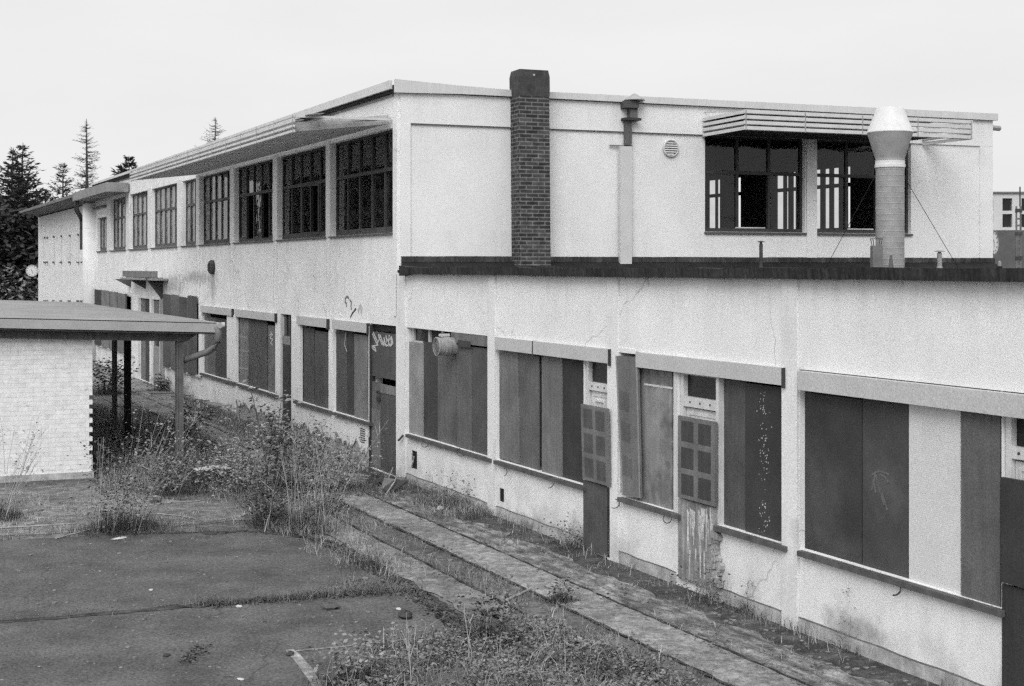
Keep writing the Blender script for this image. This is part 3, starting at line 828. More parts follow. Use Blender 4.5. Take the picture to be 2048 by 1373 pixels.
# ------------------------------------------------------------------ the low wing
wing = thing('low_wing', 'single-storey plastered wing with dark tarred roof edge and boarded windows', 'building', F(S_WING / 2, -T_END / 2, 0))
WZ = 3.80
def wo(a, c, z0, z1): return (fs(a), fs(c), z0, z1)
wing_open = [wo(813, 978, Z_SILL, Z_BOXT), wo(993, 1167, Z_SILL, Z_BOXT), wo(1167.4, 1218, .12, Z_BOXT), wo(1240, 1355, Z_SILL, Z_BOXT),
             wo(1355.5, 1437, .13, Z_BOXT), wo(1437.5, 1567, Z_SILL, Z_BOXT), wo(1599, 2003, Z_SILL, Z_BOXT), wo(2003.5, 2120, .13, Z_BOXT),
             wo(2121, 2400, Z_SILL, Z_BOXT), wo(2500, 2900, Z_SILL, Z_BOXT)]
vent1 = wo(823, 834, fz(828, 938), fz(828, 902)); vent2 = wo(998.5, 1008, fz(1003, 1004), fz(1003, 977))
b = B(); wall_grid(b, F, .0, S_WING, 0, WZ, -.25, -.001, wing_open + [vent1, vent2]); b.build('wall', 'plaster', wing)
# inner and side walls, roof deck
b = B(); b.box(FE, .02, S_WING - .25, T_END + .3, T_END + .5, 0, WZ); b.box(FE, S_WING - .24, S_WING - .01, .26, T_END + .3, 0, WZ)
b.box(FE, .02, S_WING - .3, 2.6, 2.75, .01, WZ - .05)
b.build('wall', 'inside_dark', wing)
wr = B().box(FE, .0, S_WING + .1, -.02, T_END + .6, WZ + .001, WZ + .05).build('roof', 'tar', wing)
# wavy tarred fascia, built in lengths with slightly sagging joints
b = B(); rr = random.Random(5)
xs = [fs(800, .13)]
while xs[-1] < S_WING: xs.append(xs[-1] + rr.uniform(.5, .9))
yj = [rr.uniform(-.012, .012) for _ in xs]
oj = [rr.uniform(-.012, .012) for _ in xs]
for k in range(len(xs) - 1):
    a, c = xs[k], xs[k+1]
    zt = lambda x: 3.895 + yj[k] + (yj[k+1] - yj[k]) * (x - a) / (c - a)
    zb = lambda x: 3.775 + .5 * (yj[k] + (yj[k+1] - yj[k]) * (x - a) / (c - a))
    ob_ = lambda x: .13 + oj[k] + (oj[k+1] - oj[k]) * (x - a) / (c - a)
    P = lambda x, i: (F(x, .02, zb(x)), F(x, ob_(x), zb(x)), F(x, ob_(x) + .012, zt(x)), F(x, .02, zt(x) - .0))[i]
    for i, j in ((0, 1), (1, 2), (2, 3)):
        b.poly([P(a, i), P(a, j), P(c, j), P(c, i)], [(a, i), (a, j), (c, j), (c, i)])
b.build('fascia', 'tar_edge', wr, fix=False)
b = B().prism(F, [(fs(798, .15), 3.745), (fs(818, .15), 3.785), (fs(818, .15), 3.90), (fs(798, .15), 3.93)], .001, .15); bevel(b.build('edge_flashing', 'tar_edge', wr), .01)
# felt upstand along the end wall
b = B(); xs2 = [.04]
while xs2[-1] < T_END: xs2.append(min(T_END + .001, xs2[-1] + rr.uniform(.5, 1.1)))
for k in range(len(xs2) - 1):
    h = 4.105 + rr.uniform(-.003, .003); d = rr.uniform(.05, .075)
    b.prism(lambda x, y, z: G(y, x, z), [(.038, h), (d, h - .01), (d + .005, 4.0), (.038, 4.0)], xs2[k], xs2[k+1])
b.build('felt_upstand', 'upstand', wr)
B().prism(lambda x, y, z: G(y, x, z), [(.04, 3.999), (.09, 3.99), (.35, 3.865), (.35, 3.853), (.04, 3.853)], .04, T_END).build('shade_black_cant_strip', 'tar', wr)  # felt slope; its near-black colour also paints the shade under the upstand

# pilasters of the wing: full height, slightly proud, white below the boxes
for a, c, m in ((793.4, 812.7, 'pilaster_wing'), (978.4, 992.6, 'pilaster_wing'), (1218.4, 1239, 'pilaster_wing'), (1567.6, 1598.4, 'pilaster_wing')):
    sa, sb = max(fs(a), -.05), fs(c)
    b = B().box(F, sa, sb, 0, .03, 0, 3.775)
    bevel(b.build('pilaster', m, wing), .006)
# plinth band between pilasters
for a, c in ((813, 978), (993, 1166), (1239.5, 1352), (1438.5, 1567), (1599, 2002)):
    sa, sb = fs(a), fs(c)
    n = max(6, int((sb - sa) / .25)); top = []
    for k in range(n + 1): top.append((sa + (sb - sa) * k / n, .15 + .006 * math.sin(k * 1.7) + rr.uniform(-.006, .006)))
    b = B().prism(F, [(sa, 0), (sb, 0)] + list(reversed(top)), -.0005, .010)
    b.build('plinth', 'plinth', wing)
    e = B()
    for k in range(n): e.prism(F, [top[k], top[k+1], (top[k+1][0], top[k+1][1] + .012), (top[k][0], top[k][1] + .012)], 0, .012)
    e.build('plaster_edge', 'b15', wing)

# ---- first bay with the round fan
wc = wing
for a, c, m, zt, of in ((814.5, 846, 'b28', fz(830, 686), .02), (846, 875, 'b07', fz(860, 686), 0), (875, 912, 'b12', 2.56, .004), (912.5, 944, 'b12', 2.60, .024), (944.3, 976, 'b09', 2.60, .018)):
    board(wc, F, a, c, Z_SILL, zt, BO + of, m)
board(wc, F, 902, 977, fz(940, 690), fz(940, 663), BO + .06, 'b15', .02, 'patch_board')
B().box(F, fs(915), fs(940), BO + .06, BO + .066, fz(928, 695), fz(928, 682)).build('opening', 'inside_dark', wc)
fw = B(); z0, z1 = fz(830, 683), fz(830, 656)
for a, c in ((815, 818), (847, 850), (873, 876)): fw.box(F, fs(a), fs(c), -.16, -.09, z0, z1)
fw.box(F, fs(818), fs(900), -.165, -.085, z0 - .04, z0); 
f1 = fw.build('window', 'box', wc)
B().box(F, fs(818), fs(902), -.14, -.13, z0, z1 - .02).build('pane', 'far_glass', f1)
ground_sill(wc, 811, 979)
fc = F(fs(893, .1), BO + .02, fz(893, 693, .1))
fan = thing('wall_fan', 'round grey ventilation fan drum projecting from the boards beside the corner pier', 'fan', fc)
B().lathe(fc, [(.15, 0), (.15, .10), (.165, .11), (.165, .2), (.15, .21), (.15, .30), (.16, .31), (.16, .335), (.145, .34), (.13, .31), (.06, .28)], 26, N).build('drum', 'galv', fan, smooth=False)
b = B()
for k in range(3): b.lathe(fc + N * (.335), [(.05 + k * .035, 0), (.056 + k * .035, .006), (.062 + k * .035, 0)], 22, N, cap=False)
for k in range(4):
    t = k * math.pi / 4; d = (U * math.cos(t) + Zv * math.sin(t)) * .14
    b.tube([fc + N * .335 - d, fc + N * .335 + d], .005, 5)
b.build('guard', 'pipe_grey', fan)
B().box(F, fs(893, .1) - .03, fs(893, .1) + .03, BO + .12, BO + .3, fz(893, 693, .1) + .168, fz(893, 693, .1) + .21).build('terminal_box', 'box', fan)
# ---- second bay
shutter_box(wing, 989.5, 1064); shutter_box(wing, 1064.3, 1216)
board(wc, F, 994, 1037, Z_SILL + .02, fz(1015, 703), BO + .02, 'b15', sk0=.05, sk1=-.02)
for a, c, m, py, of in ((1037.3, 1078, 'b12', 702, .006), (1083, 1124, 'b15', 708, .02), (1124.5, 1166.5, 'b05', 716, .0)):
    board(wc, F, a, c, Z_SILL, fz((a + c) / 2, py), BO + of, m)
board(wc, F, 1037, 1078, fz(1057, 709), fz(1057, 702), BO + .012, 'b28', .01, 'patch_board')
B().prism(F, [(fs(1112), fz(1112, 706)), (fs(1160), fz(1160, 714)), (fs(1160), fz(1160, 710)), (fs(1140), fz(1140, 707))], -.03, .03).build('bent_strip', 'box', wc)
ground_sill(wc, 987, 1166)
# doors with white frames, grid panels and lower sheets
def wing_door(px0, px1, tr0, tr1, ra0, ra1, pa0, pa1, gx0, gx1, g0, g1, ls0, ls1, low_mat, grid_mat, lean, cells_light):
    st = B(); a0, a1 = fs(px0), fs(px1)
    mid = (px0 + px1) / 2
    zt0, zt1 = fz(mid, tr1), fz(mid, tr0); zr0, zr1 = fz(mid, ra1), fz(mid, ra0); zp1 = fz(mid, pa0)
    st.box(F, a0, a0 + .07, -.13, -.03, .13, zt1); st.box(F, a1 - .07, a1, -.13, -.03, .13, zt1)
    st.box(F, a0 + .07, a1 - .07, -.13, -.028, zr0, zr1); st.box(F, a0 + .07, a1 - .07, -.12, -.035, zt1 - .02, zt1)
    d = bevel(st.build('door', 'white_frame', wing), .005)
    B().box(F, a0 + .072, a1 - .072, -.10, -.09, zr1, zt1 - .022).build('transom_pane', 'far_glass', d)
    lf = B(); lf.box(F, a0 + .08, a1 - .08, -.12, -.07, .14, zp1)
    for k, (i, dd) in enumerate(((.05, .012), (.12, .022))):
        x0, x1 = a0 + .08 + i, a1 - .08 - i; zz = zp1 - i; w = .03
        lf.box(F, x0, x1, -.0705, -.07 + dd, zz - w, zz); lf.box(F, x0, x0 + w, -.0705, -.07 + dd, .5, zz - w); lf.box(F, x1 - w, x1, -.0705, -.07 + dd, .5, zz - w)
    lf.build('leaf', 'white_frame', d)
    b = B()
    for x in (.25, .5, .75): b.lathe(F(a0 + (a1 - a0) * x, -.028, (zr0 + zr1) / 2), [(.014, 0), (.014, .006), (.0, .007)], 8, N)
    b.build('bolt', 'iron', d)
    # lower sheet
    m2 = (gx0 + gx1) / 2
    lo = bevel(B().box(F, fs(gx0, .03), fs(gx1, .03), .0, .03, max(.03, fz(m2, ls1, .03)), fz(m2, ls0, .03)).build('kick_panel', low_mat, d), .004)
    # grid panel standing on the sheet and tipping outwards
    ga0, ga1 = fs(gx0, .06), fs(gx1, .06); gz0, gz1 = fz(m2, g1, .06), fz(m2, g0, .06)
    def T(a, o_, z): return F(a, o_ + .035 + lean * (z - gz0), z)
    gb = B().box(T, ga0, ga1, 0, .035, gz0, gz1)
    gbo = bevel(gb.build('grid_panel' if cells_light is not None else 'cover_board', 'b15' if cells_light is not None else 'b05', d), .004)
    cb = B(); W_ = ga1 - ga0; H_ = gz1 - gz0
    for i in range(2 if cells_light is not None else 0):
        for j in range(3):
            x0 = ga0 + W_ * (.10 + .46 * i); z0 = gz0 + H_ * (.05 + .325 * j)
            cb.box(T, x0, x0 + W_ * .33, .0345, .038, z0, z0 + H_ * .25)
    if cb.v: cb.build('cell', grid_mat, gbo)
    return d
wing_door(1168.5, 1217.5, 714, 770, 767, 783, 783, 0, 1166.5, 1219.5, 813, 966, 968, 1119, 'b09', 'b09', .03, False)
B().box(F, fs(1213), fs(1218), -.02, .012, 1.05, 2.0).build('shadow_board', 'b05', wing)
wing_door(1357, 1437, 750, 806, 798, 818, 821, 0, 1357, 1431.5, 838, 1004, 1006, 1170, 'stained', 'b07', .0, True)
# drips on the stained panel
b = B()
for k in range(26):
    x = random.uniform(1372, 1428); y0 = random.choice([1010, 1015, 1025, 1075, 1090]) + random.uniform(0, 15); l = random.uniform(20, 90)
    w = random.uniform(.006, .022); a = fs(x, .03)
    zt_, zb_ = fz(x, y0, .03), max(.2, fz(x, y0 + l, .03))
    b.prism(F, [(a - w * .5, zb_), (a + w * .3, zb_), (a + w, zt_), (a - w, zt_)], .0295, .0325 + k * .00003)
b.build('paint_drip', 'drip', wing)
# ---- third bay: leaning board, pale perforated board, door, dark boards
shutter_box(wing, 1271, 1563)
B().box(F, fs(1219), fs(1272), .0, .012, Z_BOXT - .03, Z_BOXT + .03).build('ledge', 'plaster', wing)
bo = board(wc, F, 1279, 1344, Z_SILL, fz(1311, 742), BO + .03, 'mesh_light', label='pale perforated board')
B().box(F, fs(1283), fs(1340), BO + .03, BO + .034, fz(1311, 775), fz(1311, 771)).build('score_line', 'white_frame', bo)
B().box(F, fs(1347), fs(1355), -.12, .0, Z_SILL, 2.62).build('window_post', 'white_frame', wing)
B().box(F, fs(1432.5), fs(1438), -.12, .005, .55, 2.62).build('window_post', 'white_frame', wing)
B().box(F, fs(1565), fs(1568), -.12, .005, Z_SILL, 2.62).build('window_post', 'white_frame', wing)
board(wc, F, 1438.5, 1491, Z_SILL, 2.60, BO, 'b09'); board(wc, F, 1490, 1564, Z_SILL, fz(1527, 772), BO + .02, 'mesh_dark', label='dark board with pale flaked paint streak')
ground_sill(wing, 1235, 1356); ground_sill(wing, 1427, 1569)
b = B(); rr = random.Random(4)
for k in range(95):
    x = 1527 + rr.gauss(0, 5) + (4 if k % 3 else -3); y = rr.choice([rr.uniform(785, 830), rr.uniform(850, 960), rr.gauss(920, 25), rr.uniform(1000, 1070)])
    a, z = fs(x, BO + .02), fz(x, y, BO + .02); r = rr.uniform(.003, .008)
    b.prism(F, [(a - r, z - r * .5), (a + r * .6, z - r), (a + r, z + r * .7), (a - r * .4, z + r * 1.6)], BO + .019, BO + .022 + k * .00002)
b.build('flaked_paint', 'paint_white', wing)
lb = thing('leaning_board', 'narrow dusky board with pale worn edges leaning askew beside the first white door frame', 'board', F(fs(1262, .1), .1, Z_SILL))
P = [(1244, 990), (1281, 997), (1274.5, 715), (1231, 712)]
o = .045
pp = [(fs(x, o), fz(x, y, o)) for x, y in P]
bevel(B().prism(F, pp, .015, .045).build('sheet', 'b15', lb), .004)
b = B()
for (i, j) in ((1, 2), (3, 0)):
    (a, z), (a2, z2) = pp[i], pp[j]; w = .035 if i == 1 else -.035
    b.prism(F, [(a, z), (a2, z2), (a2 - w, z2), (a - w, z)], .0445, .048)
b.build('edge_band', 'b28', lb)
for t in (.15, .4, .62):
    b = B()
    a0 = pp[0][0] + (pp[3][0] - pp[0][0]) * t; z0 = pp[0][1] + (pp[3][1] - pp[0][1]) * t
    b.prism(F, [(a0 + .05, z0), (a0 + .29, z0 - .03), (a0 + .29, z0 + .22), (a0 + .05, z0 + .25)], .0445, .0465)
    b.build('patch', 'b12', lb)
# crumbling strip by the stained door
b = B(); rr = random.Random(12)
for k in range(70):
    x = rr.gauss(1432, 5); y = rr.uniform(1065, 1215) ; 
    x += (y - 1140) * .05
    a, z = fs(x, .03), max(.0, fz(x, y, .03)); r = rr.uniform(.015, .05)
    b.prism(F, [(a - r, z - r), (a + r * .8, z - r * .8), (a + r, z + r * .5), (a + r * .1, z + r * 1.3), (a - r, z + r * .6)], .004, .03 + rr.uniform(0, .035))
b.build('crumbled_render', 'peel', wing)
# ---- fourth bay
shutter_box(wing, 1595, 2140, 2.60, 2.80, .09)
for a, c, m, of, zt, lab in ((1606.5, 1724.5, 'mesh_dark', .0, 2.56, 'darkest perforated board'), (1724.5, 1817, 'mesh_mid', .005, 2.57, None), (1817, 1922, 'mesh_white', .03, 2.585, 'white perforated board'), (1922, 2001, 'b12', .05, 2.585, None)):
    board(wc, F, a, c, Z_SILL - (.01 if of > .02 else 0), zt, BO + of, m, label=lab)
ground_sill(wing, 1594, 2003)
B().box(F, fs(1600), fs(1820), -.13, -.06, 2.57, 2.599).build('shutter_slat', 'frame', wing)
multi_strip(wing, [[(1745, 950), (1752, 945), (1760, 943), (1770, 946), (1778, 950)], [(1750, 948), (1748, 965), (1744, 980)], [(1752, 950), (1756, 970), (1763, 990), (1768, 1010)], [(1760, 948), (1770, 955), (1776, 965)], [(1746, 960), (1752, 985)], [(1757, 965), (1775, 1020)]], .02, 'dust', 'chalk_smear', BO + .007)
d5 = wing_door(2006, 2118, 818, 900, 900, 925, 930, 0, 2004, 2120, 965, 1180, 1184, 1420, 'b05', 'b05', .0, None)
board(wc, F, 2122, 2400, Z_SILL, 2.58, BO, 'b09'); board(wc, F, 2501, 2899, Z_SILL, 2.58, BO, 'b12')
# small black vents with a bent pipe
v1 = B().box(F, vent1[0] + .005, vent1[1] - .005, -.2, -.015, vent1[2], vent1[3]).build('vent', 'post_dark', wing)
B().tube([F((vent1[0] + vent1[1]) / 2, -.0, vent1[2] + .22), F((vent1[0] + vent1[1]) / 2 - .02, .02, vent1[2] + .12), F(vent1[0] + .03, .015, vent1[2] + .02)], .012).build('pipe', 'box', v1)
B().box(F, vent2[0] + .003, vent2[1] - .003, -.2, -.015, vent2[2], vent2[3]).build('vent', 'post_dark', wing)
# cut cables curling from under the sills
def curl(px, py, r, a0, a1, o=.08, tail=None, rad=.006, m='iron'):
    pts = []
    for k in range(13):
        t = R(a0 + (a1 - a0) * k / 12); x = px + r * math.cos(t); y = py - r * math.sin(t)
        pts.append(F(fs(x, o), o - .02 * k / 12, fz(x, y, o)))
    B().tube(pts, rad, 6).build('cable', m, wing)
for c in ((849, 889, 6, 170, 420), (921, 905, 8, 100, 330), (1005, 945, 8, -60, 90), (1095, 965, 12, -80, 90), (1228, 1008, 9, -120, 90), (1333, 1038, 9, 60, -220), (1788, 1180, 11, -100, 50)):
    curl(*c, rad=.009 if c[0] > 1700 else .006)
tg = tag(B().tube([F(fs(806, .06), .06, fz(806, 869)), F(fs(800, .09), .1, fz(800, 876)), F(fs(797, .08), .08, fz(797, 878))], .02, 7).build('bracket_stub', 'iron'), 'short rusty bracket stub sticking out of the white corner pier', 'bracket')

# ------------------------------------------------------------------ chimney, flue, wall vent, lamp
q = .46
cx0, cx1 = et(1040.5, q), et(1101.5, q)
ct = lambda py: ez(1070, py, q)
chim = thing('brick_chimney', 'tall square brick chimney rising against the pale end wall', 'chimney', G((cx0 + cx1) / 2, q / 2, 3.85))
zt = ct(140)
b = B(); wdt = cx1 - cx0; lo = .02
def CHF(a, q_, z):
    k = (z - 3.85) / (zt - 3.85); return G(cx0 + (a - cx0) - k * .035, q_, z)
b.box(CHF, cx0, cx1, .04, q, 3.85, zt - .50)
sh = bevel(b.build('shaft', 'brick', chim), .008)
b = B(); b.prism(lambda a, o_, z: CHF(a, o_, z), [(cx0, zt - .5), (cx1, zt - .5), (cx1 + .012, zt - .35), (cx1 + .01, zt - .12), (cx1 - .02, zt), (cx0 + .02, zt), (cx0 - .012, zt - .12), (cx0 - .012, zt - .35)], .03, q + .005)
bevel(b.build('cap', 'brick_cap', chim), .02)
b = B(); b.box(G, cx0 - .08, cx1 + .06, .32, q + .07, 3.855, 3.93); b.build('base_flashing', 'upstand', chim)
B().lathe(CHF((cx0 + cx1) / 2, q + .008, zt - .10) , [(.02, 0), (.02, .01), (0, .011)], 8, Q).build('pale_patch', 'litter', chim)

fl = thing('wall_flue', 'boxed flue with dark cowl parts climbing the end wall to the roof edge', 'flue', G(et(1253), .1, 3.85))
bevel(B().box(G, et(1241, .14), et(1264, .14), .04, .14, 3.86, ez(1253, 293, .14)).build('duct', 'flue', fl), .005)
B().box(G, et(1245), et(1257), .05, .15, ez(1253, 292), ez(1253, 243)).build('pipe', 'b12', fl)
B().box(G, et(1240), et(1272), .04, .24, ez(1253, 243), ez(1253, 238)).build('flange', 'b05', fl)
B().box(G, et(1252), et(1266), .05, .2, ez(1253, 238), ez(1253, 219)).build('neck', 'b12', fl)
bevel(B().box(G, et(1248, .2), et(1275, .2), .045, .26, ez(1260, 219), ez(1260, 205)).build('cowl_box', 'b09', fl), .01)
B().lathe(G(et(1262), .15, ez(1262, 203)), [(.21, 0), (.2, .02), (.03, .13), (0, .14)], 20).build('rain_cap', 'galv', fl)
B().box(G, et(1217), et(1262), .037, .06, ez(1240, 294), ez(1240, 291)).build('bracket', 'b20', fl)

vc = G(et(1340), .0, ez(1340, 297))
wv = thing('wall_vent', 'round white louvred vent on the end wall left of the window awning', 'vent', vc)
B().lathe(vc, [(.175, 0), (.175, .05), (.165, .06), (.15, .058), (.15, .02)], 30, Q, cap=False).build('ring', 'white_frame', wv)
b = B()
for k in range(7):
    z = -.135 + k * .045; hw = math.sqrt(max(0, .152 ** 2 - z ** 2))
    b.prism(lambda x, y, zz: G(et(1340) + y, x, zz), [(.012, vc.z + z + .034), (.05, vc.z + z), (.056, vc.z + z + .004), (.018, vc.z + z + .04)], -hw, hw)
b.build('slat', 'white_frame', wv)
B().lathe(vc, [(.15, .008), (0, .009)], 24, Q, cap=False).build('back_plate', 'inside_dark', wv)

lp = F(fs(427), 0, fz(427, 535))
lamp = thing('wall_lamp', 'dark oval bulkhead lamp fixed to the plaster under the upper windows', 'lamp', lp)
b = B()
for k in range(1): b.lathe(lp, [(.20, 0), (.20, .06), (.17, .12), (.0, .13)], 18, N)
bo = b.build('housing', 'iron', lamp)
b = B()
for t in (0, 1, 2): 
    d = (U * math.cos(t * 1.05) + Zv * math.sin(t * 1.05)) * .19
    b.tube([lp + N * .09 - d, lp + N * .15 - d * .5, lp + N * .15 + d * .5, lp + N * .09 + d], .012, 5)
b.build('guard', 'b09', lamp)

# ------------------------------------------------------------------ roof things on the low wing
def rp(px, d, z=3.852): return Vector(((px - 1024) / PX_F * d, d, z))
def rz(py, d): return EYE - (py - HOR) / PX_F * d
dS = 25.5; sc = dS / PX_F
st0 = rp(1780, dS)
stk = thing('metal_stack', 'pale sheet-metal exhaust stack with wide flared hood standing on the low roof', 'chimney', st0)
zc0, zc1, zc2, zc3 = rz(322, dS), rz(266, dS), rz(216, dS), rz(330, dS)
b = B(); prof = []
z = 3.852; k = 0
while z < zc3 - .1:
    prof += [(28 * sc, z - 3.852), (28 * sc, z + .085 - 3.852), (28 * sc + .003, z + .087 - 3.852), (28 * sc + .003, z + .095 - 3.852)]; z += .1
prof.append((28 * sc, zc3 - 3.852))
b.lathe(st0, prof, 40); b.build('pipe', 'galv', stk)
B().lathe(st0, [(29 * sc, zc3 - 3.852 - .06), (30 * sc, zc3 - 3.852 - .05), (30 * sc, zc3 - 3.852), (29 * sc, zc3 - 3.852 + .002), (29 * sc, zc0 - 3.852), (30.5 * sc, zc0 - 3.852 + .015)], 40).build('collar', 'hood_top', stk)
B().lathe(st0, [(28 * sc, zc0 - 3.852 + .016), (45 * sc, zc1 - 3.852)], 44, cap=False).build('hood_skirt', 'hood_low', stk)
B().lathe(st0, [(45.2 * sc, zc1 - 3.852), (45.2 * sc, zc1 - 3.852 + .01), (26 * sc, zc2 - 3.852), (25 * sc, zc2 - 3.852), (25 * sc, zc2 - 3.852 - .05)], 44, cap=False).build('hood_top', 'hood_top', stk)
b = B().tube([st0 + Vector((26 * sc, 0, rz(350, dS) - 3.852)), rp(1918, 29.0, 3.86)], .006, 5, cap=False)
b.tube([st0 + Vector((-26 * sc, 0, rz(345, dS) - 3.852)), rp(1650, 28.3, 3.86)], .006, 5, cap=False)
b.build('guy_wire', 'iron', stk)
for i, (px, d, hgt, cat, lab) in enumerate(((1753, 25.0, .3, 'pipe', 'square grey vent box with open wire prongs beside the metal stack'),)):
    p = rp(px, d); t = thing('vent_box', lab, 'vent', p); k = d / PX_F
    B().box(lambda a, b_, c: p + Vector((a, b_, c - 3.852)), -10 * k, 10 * k, -.09, .09, 3.852, rz(492, d)).build('body', 'pipe_grey', t)
    b = B()
    for sx in (-1, 1):
        for sy in (-1, 1): b.tube([p + Vector((sx * 7 * k, sy * .06, rz(492, d) - 3.852)), p + Vector((sx * 9.5 * k, sy * .08, rz(478, d) - 3.852))], .008, 5)
        b.tube([p + Vector((sx * 9.5 * k, -.08, rz(478, d) - 3.852)), p + Vector((sx * 9.5 * k, .08, rz(478, d) - 3.852))], .007, 5)
    b.tube([p + Vector((-9.5 * k, -.08, rz(478, d) - 3.852)), p + Vector((9.5 * k, -.08, rz(478, d) - 3.852))], .007, 5)
    b.build('prong', 'iron', t)
def pipe_vent(name, px, d, top, r, lab, m, capm):
    p = rp(px, d); t = thing(name, lab, 'vent pipe', p); h = rz(top, d) - 3.852
    B().lathe(p, [(r * 1.4, 0), (r * 1.1, .06), (r, .07), (r, h - .05)], 14).build('pipe', m, t)
    B().lathe(p + Zv * (h - .05), [(r * .7, 0), (r * .7, .03), (r * 2.0, .032), (r * 1.9, .045), (r * .4, .06)], 14).build('cap', capm, t)
pipe_vent('vent_pipe', 1522, 27.6, 483, .035, 'thin dark vent pipe below the first end-wall window', 'iron', 'iron')
pipe_vent('vent_pipe', 1879, 28.6, 502, .05, 'short pale capped vent pipe right of the metal stack', 'galv', 'galv')
p = rp(1782, 24.6); tag(B().lathe(p, [(.05, 0), (.045, .05), (.02, .24), (.022, .25), (.0, .26)], 12).build('roof_cone', 'b12'), 'small dark cone vent at the foot of the metal stack', 'vent')
p = rp(1999, 27.0); tk = thing('roof_outlet', 'squat black roof outlet with pale cap at the end of the low roof', 'vent', p)
B().lathe(p, [(.055, 0), (.05, .07)], 12).build('body', 'tar', tk); B().lathe(p + Zv * .07, [(.035, 0), (.035, .06), (.02, .1), (0, .105)], 12).build('cap', 'b28', tk)

# ------------------------------------------------------------------ the hall beyond the block
hall = thing('far_hall', 'white windowless hall with overhanging eave beyond the two-storey block', 'building', F(fs(120), -6, 0))
h0, h1 = fs(75), S_END - .02
HZ = fz(75, 420)
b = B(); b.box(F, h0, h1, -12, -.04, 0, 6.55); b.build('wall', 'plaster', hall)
B().tube([F(fs(182, .15), .12, 0), F(fs(182, .15), .12, 6.5)], .36, 20).build('pier', 'pilaster_wing', hall, smooth=True)
ev0, ev1 = fs(44, .8), fs(146, .8)
r_ = B(); r_.prism(lambda o_, s_, z: F(s_, o_, z), [(.8, 6.72), (.8, 6.90), (-6, 7.25), (-13, 6.9), (-13, 6.55), (-.05, 6.6)], ev0, ev1)
hr = r_.build('roof', 'b15', hall)
bevel(B().box(F, ev1 + .01, fs(213, .82), .05, .82, 6.60, 6.93).build('fascia', 'b28', hr), .01)
B().box(F, ev0, ev1, .81, .92, 6.74, 6.86).build('gutter', 'b20', hr)
B().tube([F(fs(150, .8), .75, 6.6), F(fs(158, .4), .5, 6.3), F(fs(168), .12, 6.0), F(fs(168), .08, 5.8), F(fs(168), .08, fz(168, 500))], .10, 8).build('downpipe', 'iron', hall)
B().box(F, fs(193), fs(214), 0, .15, 6.25, 6.33).build('ledge', 'sill', hall)
b = B()
for px, yt in ((89, 475), (94, 475), (107, 473), (122, 472), (139, 471), (156, 469), (164, 468)):
    s = fs(px, 0)
    b.box(F, s - .07, s + .07, -.04, .03, fz(px, yt + 3), fz(px, yt - 1)); b.box(F, s - .12, s + .12, -.04, .05, fz(px, 527), fz(px, 523.5)); b.box(F, s - .14, s + .14, -.04, .06, fz(px, 607), fz(px, 601))
b.build('wall_bracket', 'b12', hall)
b = B()
for px in (122, 139): b.box(F, fs(px) - .04, fs(px) + .04, -.04, -.02, fz(px, 524), fz(px, 474))
for px in (86, 107, 156): b.box(F, fs(px) - .03, fs(px) + .03, -.04, -.03, fz(px, 524), fz(px, 474))
b.build('groove', 'box', hall)

# ------------------------------------------------------------------ round clocks
def clock(name, c, nrm, r, lab, ticks=True):
    nrm = Vector(nrm).normalized(); side = nrm.cross(Zv).normalized()
    t = thing(name, lab, 'clock', Vector(c))
    B().lathe(c, [(r, -.06), (r * 1.04, -.05), (r * 1.04, .03), (r * .96, .035), (r * .95, .01)], 32, nrm).build('rim', 'galv', t)
    B().lathe(Vector(c) + nrm * .012, [(r * .95, 0), (0, .001)], 32, nrm, cap=False).build('face', 'clock_white', t)
    b = B()
    for k in range(12):
        a = k * math.pi / 6; d = side * math.sin(a) + Zv * math.cos(a); e = nrm.cross(d)
        p0, p1 = Vector(c) + nrm * .018 + d * r * .68, Vector(c) + nrm * .018 + d * r * .86; w = r * .045
        b.poly([p0 - e * w, p0 + e * w, p1 + e * w, p1 - e * w])
    b.build('hour_mark', 'iron', t, fix=False)
    b = B()
    for a, l, w in ((.5, .45, .04), (3.3, .62, .03)):
        d = side * math.sin(a) + Zv * math.cos(a); e = nrm.cross(d); p0 = Vector(c) + nrm * .024 - d * r * .1; p1 = p0 + d * r * l
        b.poly([p0 - e * w * r, p0 + e * w * r, p1 + e * w * r * .5, p1 - e * w * r * .5])
    b.build('hand', 'iron', t, fix=False)
    B().tube([Vector(c) - nrm * .06, Vector(c) - nrm * .35], .03).build('arm', 'galv', t)
    return t
dck = ed(1985) + .6
clock('wall_clock', Vector(((1986.5 - 1024) / PX_F * dck, dck, rz(485, dck))), (math.sin(R(52)), -math.cos(R(52)), 0), 24 * dck / PX_F, 'round white clock half hidden behind the right edge of the end wall')
dcl = fd(75) + .8
clock('wall_clock', Vector(((64 - 1024) / PX_F * dcl, dcl, rz(542, dcl))), (.25, -.97, 0), 11.5 * dcl / PX_F, 'round pale clock peeping past the far hall against dark trees')

